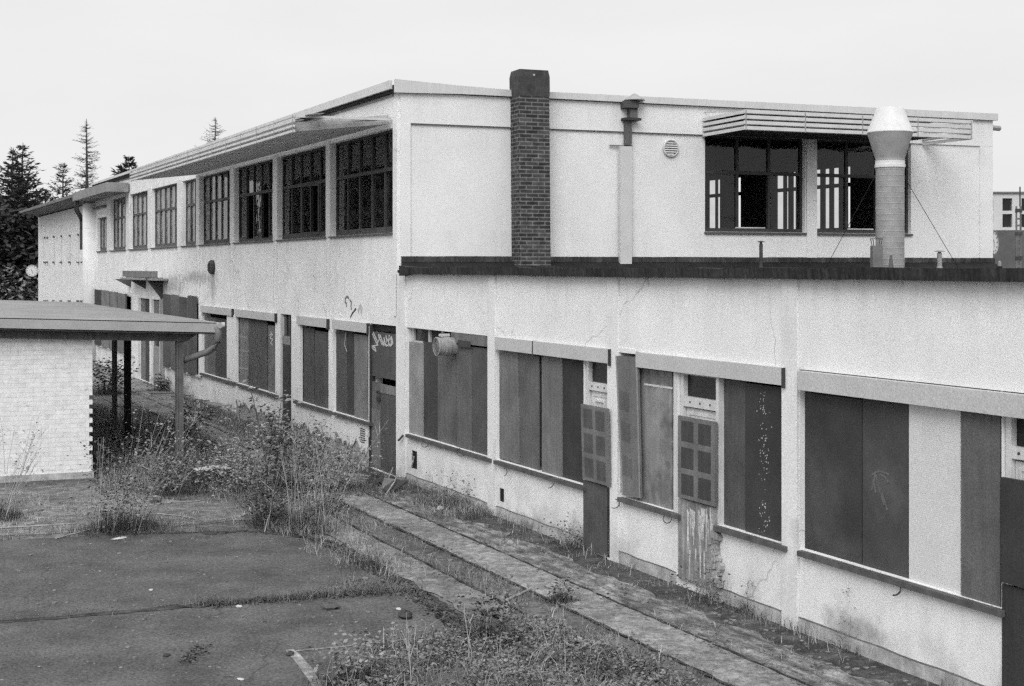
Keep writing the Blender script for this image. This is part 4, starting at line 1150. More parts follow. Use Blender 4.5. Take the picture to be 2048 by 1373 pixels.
# ------------------------------------------------------------------ background at the right edge
dB = 62.0; kB = dB / PX_F
def BG(a, b_, z): return Vector((a, dB + b_, z))
xb = lambda px: (px - 1024) * kB
zb = lambda py: EYE - (py - HOR) * kB
far = thing('distant_building', 'pale distant building with white window grid beyond the low roof', 'building', BG(xb(2060), 4, 0))
wins = []
for px0 in (1967, 2005, 2043, 2081, 2119):
    for y0, y1 in ((397, 422), (428.5, 455)): wins.append((xb(px0), xb(px0 + 19.5), zb(y1), zb(y0)))
b = B(); wall_grid(b, lambda a, o_, z: BG(a, -o_, z), xb(1940), xb(2160), zb(461), zb(387), -.3, 0, wins)
b.box(BG, xb(1940), xb(2160), .31, 9, 0, zb(388)); b.build('wall', 'far_wall', far)
for w in wins:
    o = B().box(BG, w[0] + .04, w[1] - .04, .1, .13, w[2] + .04, w[3] - .04).build('window', 'far_glass', far)
B().box(BG, xb(1938), xb(2162), -.1, 9.1, zb(387), zb(384)).build('roof', 'b20', far)
B().box(BG, xb(1940), xb(2160), .02, .3, 0, zb(461.5)).build('base_wall', 'far_dark', far)
dL = 40.0; kL = dL / PX_F
pole = thing('lattice_mast', 'thin rusty lattice mast standing in front of the distant building', 'mast', Vector(((2037 - 1024) * kL, dL, 0)))
b = B(); xm = (2037 - 1024) * kL; zz1 = EYE + (535 - 413) * kL
for sx in (-1, 1): b.box(W, xm + sx * 4.2 * kL - .02, xm + sx * 4.2 * kL + .02, dL - .02, dL + .02, 0, zz1)
z = .3
while z < zz1 - .2:
    b.box(W, xm - 4 * kL, xm + 4 * kL, dL - .012, dL + .012, z, z + .05); z += .19
b.build('lattice', 'b15', pole)
b = B()
for py in (421, 467, 516): b.box(W, xm - 6 * kL, xm + 7 * kL, dL - .04, dL + .04, EYE + (535 - py) * kL - .06, EYE + (535 - py) * kL + .04)
b.tube([W(xm + 3 * kL, dL, zz1), W(xm + 3 * kL, dL, zz1 + .55)], .02, 6)
b.build('cross_arm', 'iron', pole)

# ------------------------------------------------------------------ the open shed at the left
QS = gp(185, 956)
def S(a, b_, z): return QS + E * a - N * 0 + U * b_ + Zv * z          # a right along the gable, b towards the viewer
shed = thing('open_shed', 'low open-sided shed with whitewashed brick gable and corrugated roof', 'shed', QS + E * -2)
def sa_at(px, b_=0.):          # a of the point seen at px on the plane b = b_
    k = (px - 1024) / PX_F; nrm = Vector((-E.y, E.x, 0)); o0 = QS + U * b_
    d = nrm.dot(o0) / (nrm.x * k + nrm.y); return E.dot(Vector((k * d, d, 0)) - o0), d
aP, dP = sa_at(357)
aC, dC = sa_at(441, .45)
zR = EYE - (648 - HOR) / PX_F * dC
dL0 = sa_at(0, .45)[1]; aL0 = sa_at(0, .45)[0]
zL = EYE - (638 - HOR) / PX_F * dL0
slope = (zL - zR) / (aC - aL0)
def rz_(a): return zR + (aC - a) * slope
# wall with a toothed right edge
wz = rz_(0) - .20
b = B(); b.box(S, -9, -.06, -.24, 0, 0, wz)
z = 0.0; k = 0
while z < wz - .02:
    z1 = min(wz, z + .085)
    pyz = HOR + (EYE - z) / 26.4 * PX_F
    out = -.06 if (795 < pyz < 915 and k % 2) else 0
    if out == 0: b.box(S, -.0601, 0, -.24 + .001, -.001, z, z1)
    z = z1; k += 1
b.build('wall', 'white_brick', shed)
B().box(S, -9, .02, .001, .03, 0, .12).build('plinth', 'plinth', shed)
# corrugated roof: ridges run along the gable
b = B(); y0, y1 = -17.0, .42; n = int((y1 - y0) / .09)
aL = -9.5
for i in range(n):
    ya, yb = y0 + (y1 - y0) * i / n, y0 + (y1 - y0) * (i + 1) / n
    ha, hb = (.0, .05) if i % 2 == 0 else (.05, .0)
    b.poly([S(aL, ya, rz_(aL) - .03 + ha), S(aC - .06, ya, rz_(aC - .06) - .03 + ha), S(aC - .06, yb, rz_(aC) - .03 + hb), S(aL, yb, rz_(aL) - .03 + hb)])
    
roof = b.build('roof', 'shed_roof', shed, fix=False)
b = B(); b.prism(S, [(aL, rz_(aL) - .165), (aC, rz_(aC) - .165), (aC, rz_(aC)), (aL, rz_(aL))], .421, .45)
bevel(b.build('fascia', 'shed_fascia', roof), .008)
b = B(); b.prism(lambda a, bb, z: S(bb, a, z), [(y0, rz_(aC) - .15), (.42, rz_(aC) - .15), (.42, rz_(aC) - .01), (y0, rz_(aC) - .01)], aC - .05, aC)
b.build('fascia', 'shed_fascia', roof)
b = B(); b.prism(S, [(aL, rz_(aL) - .20), (aC - .1, rz_(aC) - .20), (aC - .1, rz_(aC) - .175), (aL, rz_(aL) - .175)], y0, .40); b.build('soffit', 'timber', roof)
# eaves beam on the wall plane
zbm = rz_(aP) - .205
b = B(); b.prism(S, [(aL, rz_(aL) - .36), (aP + .12, zbm - .16), (aP + .34, zbm), (aL, rz_(aL) - .205)], .02, .16); b.build('beam', 'timber', shed)
b = B(); b.prism(lambda a, bb, z: S(bb, a, z), [(y0, zbm - .15), (.01, zbm - .15), (.01, zbm), (y0, zbm)], aP - .06, aP + .06); b.build('beam', 'timber', shed)
for (px, bb, wpx, m) in ((357, .07, 13.5, 'post'), (255, None, 12, 'post_dark'), (229, None, 8.5, 'post')):
    if bb is None:
        # on the row through the first post, parallel to the facade
        k = (px - 1024) / PX_F; o0 = QS + E * aP
        nr = Vector((-U.y, U.x, 0)); d = nr.dot(o0) / (nr.x * k + nr.y); bq = U.dot(Vector((k * d, d, 0)) - o0)
    else: d = dP; bq = bb
    w = wpx * d / PX_F / 2
    ps = B()
    if m == 'post_dark': ps.box(S, aP - w, aP + w, bq - .08, bq + .08, 0, zbm - .151)
    else:
        ps.box(S, aP - w, aP - w * .55, bq - .075, bq + .075, 0, zbm - .161); ps.box(S, aP + w * .55, aP + w, bq - .075, bq + .075, 0, zbm - .161); ps.box(S, aP - w * .55, aP + w * .55, bq - .012, bq + .06, 0, zbm - .161)
    ps.build('post', m, shed)
pz = lambda px, py, d: Vector(((px - 1024) / PX_F * d, d, EYE - (py - HOR) / PX_F * d))
gt = B().tube([S(aC - .02, .5, rz_(aC) - .03), S(aC - .02, y0, rz_(aC) - .05)], .055, 10); 
B().tube([S(aC + .01, .47, rz_(aC) - .02), S(aC + .07, .47, rz_(aC) - .02)], .05, 10).build('gutter_end', 'litter', roof)
gt.build('gutter', 'shed_fascia', roof)
B().tube([pz(434, 655, dC), pz(437, 668, dC), pz(437, 682, dC), pz(430, 695, dC), pz(415, 704, dC), pz(390, 713, dC + .1), pz(362, 723, dP)], .062, 10).build('downpipe', 'pipe_grey', shed, smooth=True)

# ------------------------------------------------------------------ ground, paving, path
b = B(); b.poly([W(-400, -200, 0), W(400, -200, 0), W(400, 700, 0), W(-400, 700, 0)])
struct(b.build('ground', 'ground', loc=(0, 0, 0)))

def sheet(name, pts, z, m, kind='structure'):
    """a flat patch from (s, o) outline points, laid a few millimetres above what is below"""
    b = B(); b.poly([F(s, o, z) for s, o in pts], [(s, o) for s, o in pts])
    o_ = b.build(name, m, fix=False); o_['kind'] = kind; return o_
def wavy(s0, s1, o, amp, step, rr):
    n = max(2, int(abs(s1 - s0) / step)); return [(s0 + (s1 - s0) * k / n, o + rr.uniform(-amp, amp)) for k in range(n + 1)]
rr = random.Random(31)
S_FAR, S_NEAR = -34.0, 26.0
sheet('soil_strip', wavy(S_FAR, S_NEAR, -.1, 0, 2, rr) + wavy(S_NEAR, S_FAR, .62, .10, .3, rr), .004, 'soil')
sheet('paving_strip', wavy(S_FAR, S_NEAR, .50, .12, .25, rr) + wavy(S_NEAR, S_FAR, 1.14, .03, .5, rr), .008, 'stones')
sheet('path', wavy(S_FAR, S_NEAR, 1.15, .015, .4, rr) + wavy(S_NEAR, S_FAR, 1.78, .03, .3, rr), .014, 'path')
s_l = loc_s(gp(1120, 1270))
sheet('path', wavy(-26, s_l, 2.36, .02, .3, rr) + wavy(s_l, -26, 2.92, .06, .25, rr), .012, 'path_worn')
for o_a, o_b in ((1.118, 1.152), (1.782, 1.818), (2.322, 2.358)): sheet('joint', wavy(S_FAR, S_NEAR if o_a < 2 else s_l, o_a, .017, .12, rr) + wavy(S_NEAR if o_a < 2 else s_l, S_FAR, o_b, .019, .12, rr), .019, 'joint')
# dry pale earth before the shed and along the far wall
def px_sheet(name, pxs, z, m, jit=.06):
    pts = []
    P = [gp(*p) for p in pxs]
    for i in range(len(P)):
        a, c = P[i], P[(i + 1) % len(P)]; n = max(2, int((c - a).length / .3))
        for k in range(n): 
            v = a.lerp(c, k / n) + Vector((rr.uniform(-jit, jit), rr.uniform(-jit, jit), 0)); v.z = z; pts.append(v)
    b = B(); b.poly(pts, [(p.x, p.y) for p in pts]); o_ = b.build(name, m, fix=False); o_['kind'] = 'structure'; return o_
px_sheet('dry_earth', [(-150, 985), (185, 966), (330, 1000), (470, 1005), (500, 1040), (240, 1062), (-150, 1078)], .006, 'straw_soil', .12)
px_sheet('far_paving', [(185, 730), (262, 752), (330, 786), (374, 812), (440, 850), (520, 905), (470, 892), (360, 838), (262, 820), (225, 838), (185, 800)], .017, 'path', .1)

# concrete slabs of the yard, a step of 4 cm, split by open joints
def slab(pts, z=.035):
    b = B(); n = len(pts)
    b.poly([F(s, o, z) for s, o in pts], [(s, o) for s, o in pts])
    for i in range(n):
        (s, o), (s2, o2) = pts[i], pts[(i + 1) % n]
        b.poly([F(s, o, -.02), F(s2, o2, -.02), F(s2, o2, z), F(s, o, z)])
    o_ = b.build('paving_slab', 'slab'); o_['kind'] = 'structure'
def slab_edge(pa, pb, amp=.02, step=.15):
    a, c = gp(*pa), gp(*pb); n = max(2, int((c - a).length / step)); out = []
    for k in range(n + 1):
        v = a.lerp(c, k / n); out.append((loc_s(v) + rr.uniform(-amp, amp), loc_o(v) + rr.uniform(-amp, amp)))
    return out
top = slab_edge((-300, 1100), (240, 1074)) + slab_edge((245, 1073), (520, 1069)) + slab_edge((560, 1072), (655, 1092), .03)
right1 = slab_edge((665, 1098), (760, 1155), .03)
bot1 = slab_edge((775, 1183), (560, 1204)) + slab_edge((550, 1205), (350, 1220)) + slab_edge((345, 1220), (-300, 1272))
slab(top + right1 + bot1)
top2 = slab_edge((-300, 1278), (345, 1224)) + slab_edge((350, 1224), (560, 1209)) + slab_edge((565, 1208), (790, 1189))
right2 = slab_edge((830, 1200), (900, 1250), .03) + slab_edge((905, 1253), (960, 1300), .03)
far_ = slab_edge((960, 1302), (1010, 1420)) + slab_edge((1000, 1440), (1000, 1900), .02, .5)
slab(top2 + right2 + far_ + slab_edge((990, 1900), (-900, 1900), .02, 1) )
# dark humus gathered along the slab edge and in the open joint
def humus(pxs, w, z):
    P = []
    for i in range(len(pxs) - 1):
        a, c = gp(*pxs[i]), gp(*pxs[i + 1]); n = max(1, int((c - a).length / .12))
        P += [a.lerp(c, k / n) for k in range(n)]
    b = B(); L_, R_ = [], []
    for i, p in enumerate(P):
        d = (P[min(i + 1, len(P) - 1)] - P[max(i - 1, 0)]).normalized(); nr = Vector((-d.y, d.x, 0))
        ww = w * (min(1, .25 + i / len(P) * 1.6)) 
        L_.append(p + nr * ww * rr.uniform(.25, 1.0) + Zv * z); R_.append(p - nr * ww * rr.uniform(.2, .8) + Zv * z)
    for i in range(len(P) - 1): b.poly([L_[i], R_[i], R_[i+1], L_[i+1]])
    struct(b.build('soil_edge', 'joint', fix=False))
humus([(-60, 1257), (180, 1238), (345, 1222), (450, 1214), (560, 1206), (680, 1195), (800, 1186), (835, 1190)], .17, .040)
humus([(200, 1075), (400, 1070), (520, 1068), (600, 1078), (660, 1094), (760, 1152), (835, 1196), (900, 1246), (960, 1292)], .20, .041)
# pale curved edging let into the slab
def ribbon(name, pxs, w, m, z):
    P = [gp(*p) for p in pxs]; b = B()
    L_, R_ = [], []
    for i, p in enumerate(P):
        d = (P[min(i + 1, len(P) - 1)] - P[max(i - 1, 0)]).normalized(); nrm = Vector((-d.y, d.x, 0))
        ww = w * rr.uniform(.8, 1.15) / 2
        L_.append(p + nrm * ww + Zv * z); R_.append(p - nrm * ww + Zv * z)
    for i in range(len(P) - 1): b.poly([L_[i], R_[i], R_[i+1], L_[i+1]])
    o_ = b.build(name, m, fix=False); o_['kind'] = 'structure'
ribbon('edging', [(578, 1307), (590, 1318), (602, 1332), (616, 1350), (630, 1372), (640, 1395)], .11, 'mark', .039)
ribbon('edging', [(592, 1310), (630, 1306), (680, 1302), (740, 1294), (800, 1288), (850, 1283)], .045, 'mark', .040)

# ------------------------------------------------------------------ vegetation
def add_np(name, V, Fc, nper, m, parent=None, loc=None):
    me = bpy.data.meshes.new(name); nv, nf = len(V), len(Fc)
    off = np.array(loc if loc is not None else (parent['_o'] if parent is not None else (0, 0, 0)), dtype=np.float64)
    me.vertices.add(nv); me.vertices.foreach_set('co', (V - off).astype(np.float32).ravel())
    me.loops.add(nf * nper); me.loops.foreach_set('vertex_index', Fc.astype(np.int32).ravel())
    me.polygons.add(nf); me.polygons.foreach_set('loop_start', np.arange(0, nf * nper, nper, dtype=np.int32))
    me.update(calc_edges=True); me.validate()
    me.materials.append(M[m])
    o = bpy.data.objects.new(name, me); C.objects.link(o)
    if parent is not None: o.parent = parent
    else: o.location = off
    o['_o'] = tuple(off)
    return o
def blades(P, h, w, lean=.35, dirs=None):
    """bent grass blades: two triangles-and-a-quad would be finer, one kinked blade of two faces is enough here"""
    n = len(P); a = rng.uniform(0, 2 * np.pi, n) if dirs is None else dirs
    side = np.stack([np.cos(a), np.sin(a), np.zeros(n)], 1)
    b_ = rng.uniform(0, 2 * np.pi, n); ld = np.stack([np.cos(b_), np.sin(b_), np.zeros(n)], 1)
    h = np.broadcast_to(h, n) * rng.uniform(.5, 1.25, n); w = np.broadcast_to(w, n) * rng.uniform(.7, 1.3, n)
    l = (h * lean * rng.uniform(.2, 1.6, n))[:, None]
    mid = P + ld * l * .35; mid[:, 2] += h * .6
    tip = P + ld * l * 1.2; tip[:, 2] += h * rng.uniform(.75, 1.0, n)
    s = side * w[:, None] / 2
    V = np.stack([P - s, P + s, mid + s * .7, mid - s * .7, tip - s * .12, tip + s * .12], 1).reshape(-1, 3)
    k = np.arange(n)[:, None] * 6
    Fc = np.concatenate([k + np.array([[0, 1, 2, 3]]), k + np.array([[3, 2, 5, 4]])], 0)
    return V, Fc
def leaves(P, size, flat=.5):
    n = len(P); a = rng.uniform(0, 2 * np.pi, n); t = rng.uniform(-1, 1, n) * (1 - flat)
    d = np.stack([np.cos(a) * np.cos(t), np.sin(a) * np.cos(t), np.sin(t)], 1)
    s = np.cross(d, np.array([0, 0, 1.0])); s /= np.linalg.norm(s, axis=1)[:, None] + 1e-9
    roll = rng.uniform(-.9, .9, n)[:, None]; s = s * np.cos(roll) + np.cross(d, s) * np.sin(roll)
    z = (np.broadcast_to(size, n) * rng.uniform(.55, 1.35, n))[:, None]
    V = np.stack([P, P + d * z * .5 + s * z * .3, P + d * z, P + d * z * .5 - s * z * .3], 1).reshape(-1, 3)
    return V, np.arange(n)[:, None] * 4 + np.array([[0, 1, 2, 3]])
def join(parts):
    V, Fs, n = [], [], 0
    for v, f in parts: V.append(v); Fs.append(f + n); n += len(v)
    return np.concatenate(V), np.concatenate(Fs)
_ph = rng.uniform(0, 6.28, 40); _fr = rng.uniform(.6, 5.5, (20, 2)) * rng.choice([-1, 1], (20, 2))
def clumpy(P, scale=1.0):
    v = np.zeros(len(P))
    for i in range(20): v += np.sin(P[:, 0] * _fr[i, 0] * scale + P[:, 1] * _fr[i, 1] * scale + _ph[i]) / (1 + .15 * i)
    return v / 4.2
def inside(poly, P):
    c = np.zeros(len(P), bool); n = len(poly)
    for i in range(n):
        x1, y1 = poly[i]; x2, y2 = poly[(i + 1) % n]
        m = ((y1 > P[:, 1]) != (y2 > P[:, 1])) & (P[:, 0] < (x2 - x1) * (P[:, 1] - y1) / (y2 - y1 + 1e-12) + x1); c ^= m
    return c
def sample_poly(pxs, per_m2, thr=-9, scale=1.0, fade=.25):
    poly = [(gp(*p).x, gp(*p).y) for p in pxs]; a = np.array(poly); lo, hi = a.min(0), a.max(0)
    n = int(per_m2 * (hi - lo).prod()); P = rng.uniform(lo, hi, (n, 2)); P = P[inside(poly, P)]
    if thr > -9: P = P[clumpy(P, scale) + rng.uniform(-fade, fade, len(P)) > thr]
    return np.concatenate([P, np.zeros((len(P), 1))], 1)
def sample_strip(s0, s1, o0, o1, per_m2, thr=-9, scale=1.0, fade=.25):
    n = int(per_m2 * (s1 - s0) * abs(o1 - o0)); s, o = rng.uniform(s0, s1, n), rng.uniform(o0, o1, n)
    P = np.array(CO)[None, :] + s[:, None] * np.array(U) + o[:, None] * np.array(N); P[:, 2] = 0
    if thr > -9: P = P[clumpy(P[:, :2], scale) + rng.uniform(-fade, fade, len(P)) > thr]
    return P
def sample_line(pxs, per_m, width):
    out = []
    for i in range(len(pxs) - 1):
        a, c = np.array(gp(*pxs[i])), np.array(gp(*pxs[i + 1])); n = max(1, int(np.linalg.norm(c - a) * per_m))
        t = rng.uniform(0, 1, (n, 1)); out.append(a + (c - a) * t + np.concatenate([rng.normal(0, width, (n, 2)), np.zeros((n, 1))], 1))
    return np.concatenate(out)

G_, D_, L_, K_ = [], [], [], []      # green blades, dry blades, leaves, dark leaves
def gr(P, h, w=.008, lean=.45): G_.append(blades(P, h, w, lean))
def dry(P, h, w=.006, lean=.6): D_.append(blades(P, h, w, lean))
# median between the path strips, and the verge by the slabs
gr(sample_strip(-18, 18, 1.78, 2.36, 480, .05, 1.3), .09); dry(sample_strip(-18, 18, 1.8, 2.5, 110, .1, 1.5), .12)
gr(sample_strip(-16, 3.5, 2.75, 3.5, 420, -.25), .16); dry(sample_strip(-16, 8, 2.6, 3.6, 150, -.1), .20)
gr(sample_strip(-16, 16, 2.36, 2.95, 110, .45, 1.6), .07)
gr(sample_strip(-18, 18, 1.76, 1.9, 260, .0, 1.9), .06); gr(sample_strip(-18, 18, 1.09, 1.16, 160, .2, 1.9), .05)
for oa, ob, d_ in ((1.06, 1.24, 260), (1.66, 1.92, 300), (2.26, 2.5, 240), (.5, 1.1, 90)):
    Pm = sample_strip(-18, 18, oa, ob, d_, .1, 2.0, .2); Pm[:, 2] = .02; K_.append(leaves(Pm, .032, .85))
# ragged tufts along the foot of the wall
gr(sample_strip(-20, 20, .015, .22, 420, .15, 1.1), .16, .007); dry(sample_strip(-20, 20, .015, .3, 150, .1, 1.2), .2)
gr(sample_strip(-20, 20, .3, 1.2, 90, .35, 1.7), .06); dry(sample_strip(-22, 20, .3, 1.2, 60, .2, 1.7), .09)
# the dense patch by the wall between first piers
gr(sample_poly([(825, 1010), (890, 975), (960, 1005), (985, 1035), (930, 1045), (850, 1038)], 900, -.3, 1.5), .16, .007); dry(sample_poly([(825, 1010), (890, 975), (985, 1035), (850, 1038)], 260), .16)
gr(sample_poly([(690, 975), (770, 960), (830, 985), (800, 1005), (720, 1000)], 700, -.2), .12)
# wild yard behind the slabs
wild = [(188, 900), (240, 860), (345, 845), (450, 905), (560, 950), (680, 1000), (700, 1060), (640, 1075), (520, 1062), (500, 985), (400, 985), (200, 985)]
gr(sample_poly(wild, 300, -.3, 1.2), .20, .009); dry(sample_poly(wild, 160, -.2, 1.1), .28)
L_.append(leaves(np.concatenate([(lambda p: p + np.stack([0*p[:,0], 0*p[:,0], rng.uniform(.02, .28, len(p))], 1))(sample_poly(wild, 300, .0, 1.3))]), .055))
back = [(262, 828), (350, 845), (450, 905), (345, 862), (240, 880), (188, 880), (188, 845)]
gr(sample_poly(back, 200, -.1), .14, .012); dry(sample_poly(back, 110, -.1), .2, .010)
wall_side = [(330, 790), (420, 815), (560, 870), (735, 940), (690, 950), (560, 900), (400, 840)]
gr(sample_poly(wall_side, 260, .0), .15, .010); dry(sample_poly(wall_side, 200, -.1), .14, .010)
under = [(40, 830), (190, 760), (240, 800), (250, 880), (190, 960)]
gr(sample_poly([(186, 850), (215, 835), (250, 850), (330, 880), (340, 930), (190, 940)], 200, -.2), .22, .010)
dry(sample_poly([(-40, 985), (185, 968), (330, 1000), (480, 1010), (500, 1050), (240, 1065), (-40, 1078)], 140, -.05, 1.4), .09, .006)
gr(sample_poly([(-40, 1000), (185, 985), (240, 1065), (-40, 1080)], 120, .25, 1.4), .12, .007)
# joints of the slabs
joint1 = [(-60, 1257), (180, 1238), (345, 1222), (450, 1214), (560, 1206), (680, 1197), (800, 1187)]
P = sample_line(joint1, 90, .02); gr(P[clumpy(P[:, :2], 1.6) > -.1], .07, .005)
P = sample_line([(400, 1217), (560, 1206), (680, 1197), (830, 1188)], 900, .09); P[:, 2] = .035; gr(P[clumpy(P[:, :2], 2.2) > -.25], .10, .006, .9); K_.append(leaves(P[::2] + np.array([0, 0, .02]), .035))
P = sample_poly([(600, 1197), (700, 1165), (790, 1160), (830, 1190), (760, 1198)], 900, .0, 2.4, .1); P[:, 2] = .035; gr(P, .07, .006, .9); K_.append(leaves(P[::2], .05))
edge1 = [(-60, 1087), (240, 1072), (520, 1067), (600, 1076), (660, 1092), (760, 1150), (830, 1195), (960, 1290)]
Pe = sample_line(edge1, 380, .07); Pe = Pe[clumpy(Pe[:, :2], 2.4) + rng.uniform(-.2, .2, len(Pe)) > .0]; gr(Pe, .10, .006, .9); K_.append(leaves(sample_line(edge1[2:], 420, .07) + np.array([0, 0, .04]), .045))
gr(sample_line([(372, 1340), (385, 1318), (402, 1300)], 260, .05), .06, .005); K_.append(leaves(sample_line([(372, 1335), (385, 1318), (402, 1300)], 320, .06) + np.array([0, 0, .05]), .04))
gr(sample_line([(165, 1366), (190, 1362)], 300, .04), .07, .005)
for px, py in ((150, 1236), (180, 1234), (340, 1058), (400, 1062), (470, 1060), (225, 1243)):
    gr(sample_line([(px - 6, py), (px + 6, py)], 260, .05), .12, .006)
# creeping ground cover in the near corner
cover = [(668, 1420), (672, 1350), (730, 1308), (850, 1285), (955, 1262), (1050, 1250), (1150, 1278), (1230, 1300), (1320, 1345), (1420, 1420), (1500, 1500), (690, 1500)]
P = sample_poly(cover, 2600); hh = np.clip(.10 + .16 * clumpy(P[:, :2], 1.9), .02, .4); P2 = P.copy(); P2[:, 2] = hh * rng.uniform(.15, 1.1, len(P))
L_.append(leaves(P2, .040, .55))
P = sample_poly(cover, 420, .1, 2.2); P[:, 2] = rng.uniform(.02, .16, len(P)); K_.append(leaves(P, .06))
gr(sample_poly(cover, 300, -.2), .22, .007); dry(sample_poly(cover, 60), .3, .005)
gr(sample_poly([(690, 1400), (690, 1345), (730, 1312), (790, 1400)], 420, -.2), .30, .008, .4)
thin_cover = [(900, 1245), (1010, 1215), (1120, 1255), (1260, 1305), (1480, 1400), (1560, 1470), (1450, 1470), (1300, 1340), (1050, 1262)]
P = sample_poly(thin_cover, 520, .0, 1.6); P[:, 2] = rng.uniform(.01, .08, len(P)); L_.append(leaves(P, .045, .7)); gr(sample_poly(thin_cover, 200, .0), .08, .006)
V, Fc = join(G_); stuff(add_np('grass', V, Fc, 4, 'grass'))
V, Fc = join(D_); stuff(add_np('dry_grass', V, Fc, 4, 'straw'))
V, Fc = join(L_); stuff(add_np('ground_cover', V, Fc, 4, 'leaf'))
V, Fc = join(K_); stuff(add_np('dark_ground_cover', V, Fc, 4, 'leaf_dark'))

# single weeds, each a thing ----------------------------------------------------
def tubes_np(paths, r0, r1=None, n=4):
    V, Fs, k0 = [], [], 0
    for P in paths:
        P = np.asarray(P, float); m = len(P)
        for i in range(m):
            d = P[min(i + 1, m - 1)] - P[max(i - 1, 0)]; d /= np.linalg.norm(d) + 1e-9
            a = np.cross(d, [.31, .2, .93]); a /= np.linalg.norm(a) + 1e-9; bb = np.cross(d, a)
            r = r0 + ((r1 if r1 is not None else r0) - r0) * i / max(1, m - 1)
            for k in range(n): V.append(P[i] + (a * math.cos(2 * math.pi * k / n) + bb * math.sin(2 * math.pi * k / n)) * r)
        for i in range(m - 1):
            for k in range(n): Fs.append((k0 + i*n + k, k0 + i*n + (k+1) % n, k0 + (i+1)*n + (k+1) % n, k0 + (i+1)*n + k))
        k0 += m * n
    return np.array(V), np.array(Fs)
def weed(name, label, cat, px, py, stalks, height, spread, lean, n_blade, blade_h, radius, n_leaf=0, leaf=.05, leaf_m='leaf', stalk_m='stalk', r0=.0048, leaf_z=(.1, .9), group=None, blade_m='leaf_dark'):
    p = np.array(gp(px, py)); t = thing(name, label, cat, tuple(p), group)
    paths = []
    for k in range(stalks):
        a = rng.uniform(0, 6.28); h = height * rng.uniform(.55, 1.05); b0 = p + np.array([rng.normal(0, radius * .5), rng.normal(0, radius * .5), 0])
        tilt = np.array([lean + rng.normal(0, spread), rng.normal(0, spread * .6), 0]) * h
        pts = [b0 + tilt * (q ** 1.25) + np.array([rng.normal(0, .008), rng.normal(0, .008), h * q]) for q in (0, .3, .6, .85, 1)]
        paths.append(pts)
        if rng.random() < .65:      # dry side twigs near the top
            for j in range(rng.integers(1, 5)):
                q = rng.uniform(.45, .95); o0 = b0 + tilt * (q ** 1.25) + np.array([0, 0, h * q])
                paths.append([o0, o0 + np.array([rng.normal(0, .1) + lean * .1, rng.normal(0, .08), rng.uniform(.08, .22)]) * height * .55])
    if paths:
        V, Fc = tubes_np(paths, r0, r0 * .4); add_np('stalks', V, Fc, 4, stalk_m, t)
    parts = []
    if n_blade:
        P = p + np.concatenate([rng.normal(0, radius, (n_blade, 2)), np.zeros((n_blade, 1))], 1)
        rr2 = np.linalg.norm(P[:, :2] - p[:2], axis=1) / radius
        V, Fc = blades(P, blade_h * (.25 + .85 * np.exp(-rr2 ** 2)), .008, 1.0); add_np('blades', V, Fc, 4, blade_m, t)
    if n_leaf:
        src = [x for pth in paths for x in pth] or [p + np.array([0, 0, height * .5])]
        S_ = np.array(src); S_ = S_[(S_[:, 2] > height * leaf_z[0]) & (S_[:, 2] < height * leaf_z[1])]
        if len(S_) == 0: S_ = np.array(src)
        P = S_[rng.integers(0, len(S_), n_leaf)] + rng.normal(0, radius * .55, (n_leaf, 3)) * np.array([1, 1, .7]); P[:, 2] = np.maximum(P[:, 2], .02)
        V, Fc = leaves(P, leaf, .4); add_np('foliage', V, Fc, 4, leaf_m, t)
    return t
weed('dry_weed', 'tall straw-coloured stalks leaning over from a dark tuft at the slab edge', 'weed', 262, 1062, 17, 2.0, .16, .36, 620, .42, .36, 1300, .05, 'leaf')
weed('dry_weed', 'thin upright dry stalks in a dark clump beside the leaning stalks near the shed', 'weed', 222, 1066, 12, 1.5, .07, .05, 520, .45, .30, 900, .05, 'leaf_dark')
weed('dry_weed', 'tall pale bundle of upright dry stalks before the sapling at the slab corner', 'weed', 600, 1064, 15, 1.75, .13, .04, 520, .38, .34, 600, .05, 'leaf_dark')
weed('dry_weed', 'spread of thin dry stalks leaning towards the path behind the tall pale bundle', 'weed', 640, 1030, 12, 1.45, .18, .28, 350, .3, .25, 260, .05)
weed('dry_weed', 'fan of thin dry stalks before the white shed wall at its far left', 'weed', 2, 1040, 16, 1.7, .16, .26, 380, .4, .22, 160, .05)
weed('shrub', 'dark low shrub under the shed post with twigs trailing on the slab', 'shrub', 352, 990, 12, .7, .45, .1, 400, .3, .35, 1000, .06, 'leaf_dark', 'bark', .006)
weed('shrub', 'dark bushy weed at the slab edge left of the tall pale bundle', 'shrub', 540, 1050, 12, .65, .25, .0, 400, .36, .26, 700, .06, 'leaf_dark', 'bark', .006)
weed('shrub', 'bushy grey-leaved shrub around the sapling, before the wall with the crumbled foot', 'shrub', 585, 985, 14, 1.0, .38, .1, 300, .3, .36, 2100, .055, 'leaf_pale', 'bark', .005, (.1, 1.05))
weed('shrub', 'loose pale-leaved shrub between the sapling and the concrete block', 'shrub', 490, 985, 12, .75, .45, -.05, 300, .3, .42, 1500, .05, 'leaf_pale', 'bark', .005, (.1, 1.05))
weed('shrub', 'ragged leafy shrub at the path edge beside the thin leaning stalks', 'shrub', 672, 985, 12, .75, .42, .1, 300, .3, .34, 1200, .05, 'leaf_pale', 'bark', .005, (.1, 1.05))
weed('sapling', 'young leafy sapling rising in front of the boarded windows', 'sapling', 548, 1000, 8, 1.95, .17, .06, 200, .3, .2, 800, .085, 'leaf', 'bark', .012, (.25, 1.05))
weed('sapling', 'thin leaning sapling with dark leaf tufts between shed post and wall', 'sapling', 330, 925, 5, 1.15, .2, .5, 200, .3, .2, 420, .09, 'leaf_dark', 'bark', .009, (.4, 1.05))
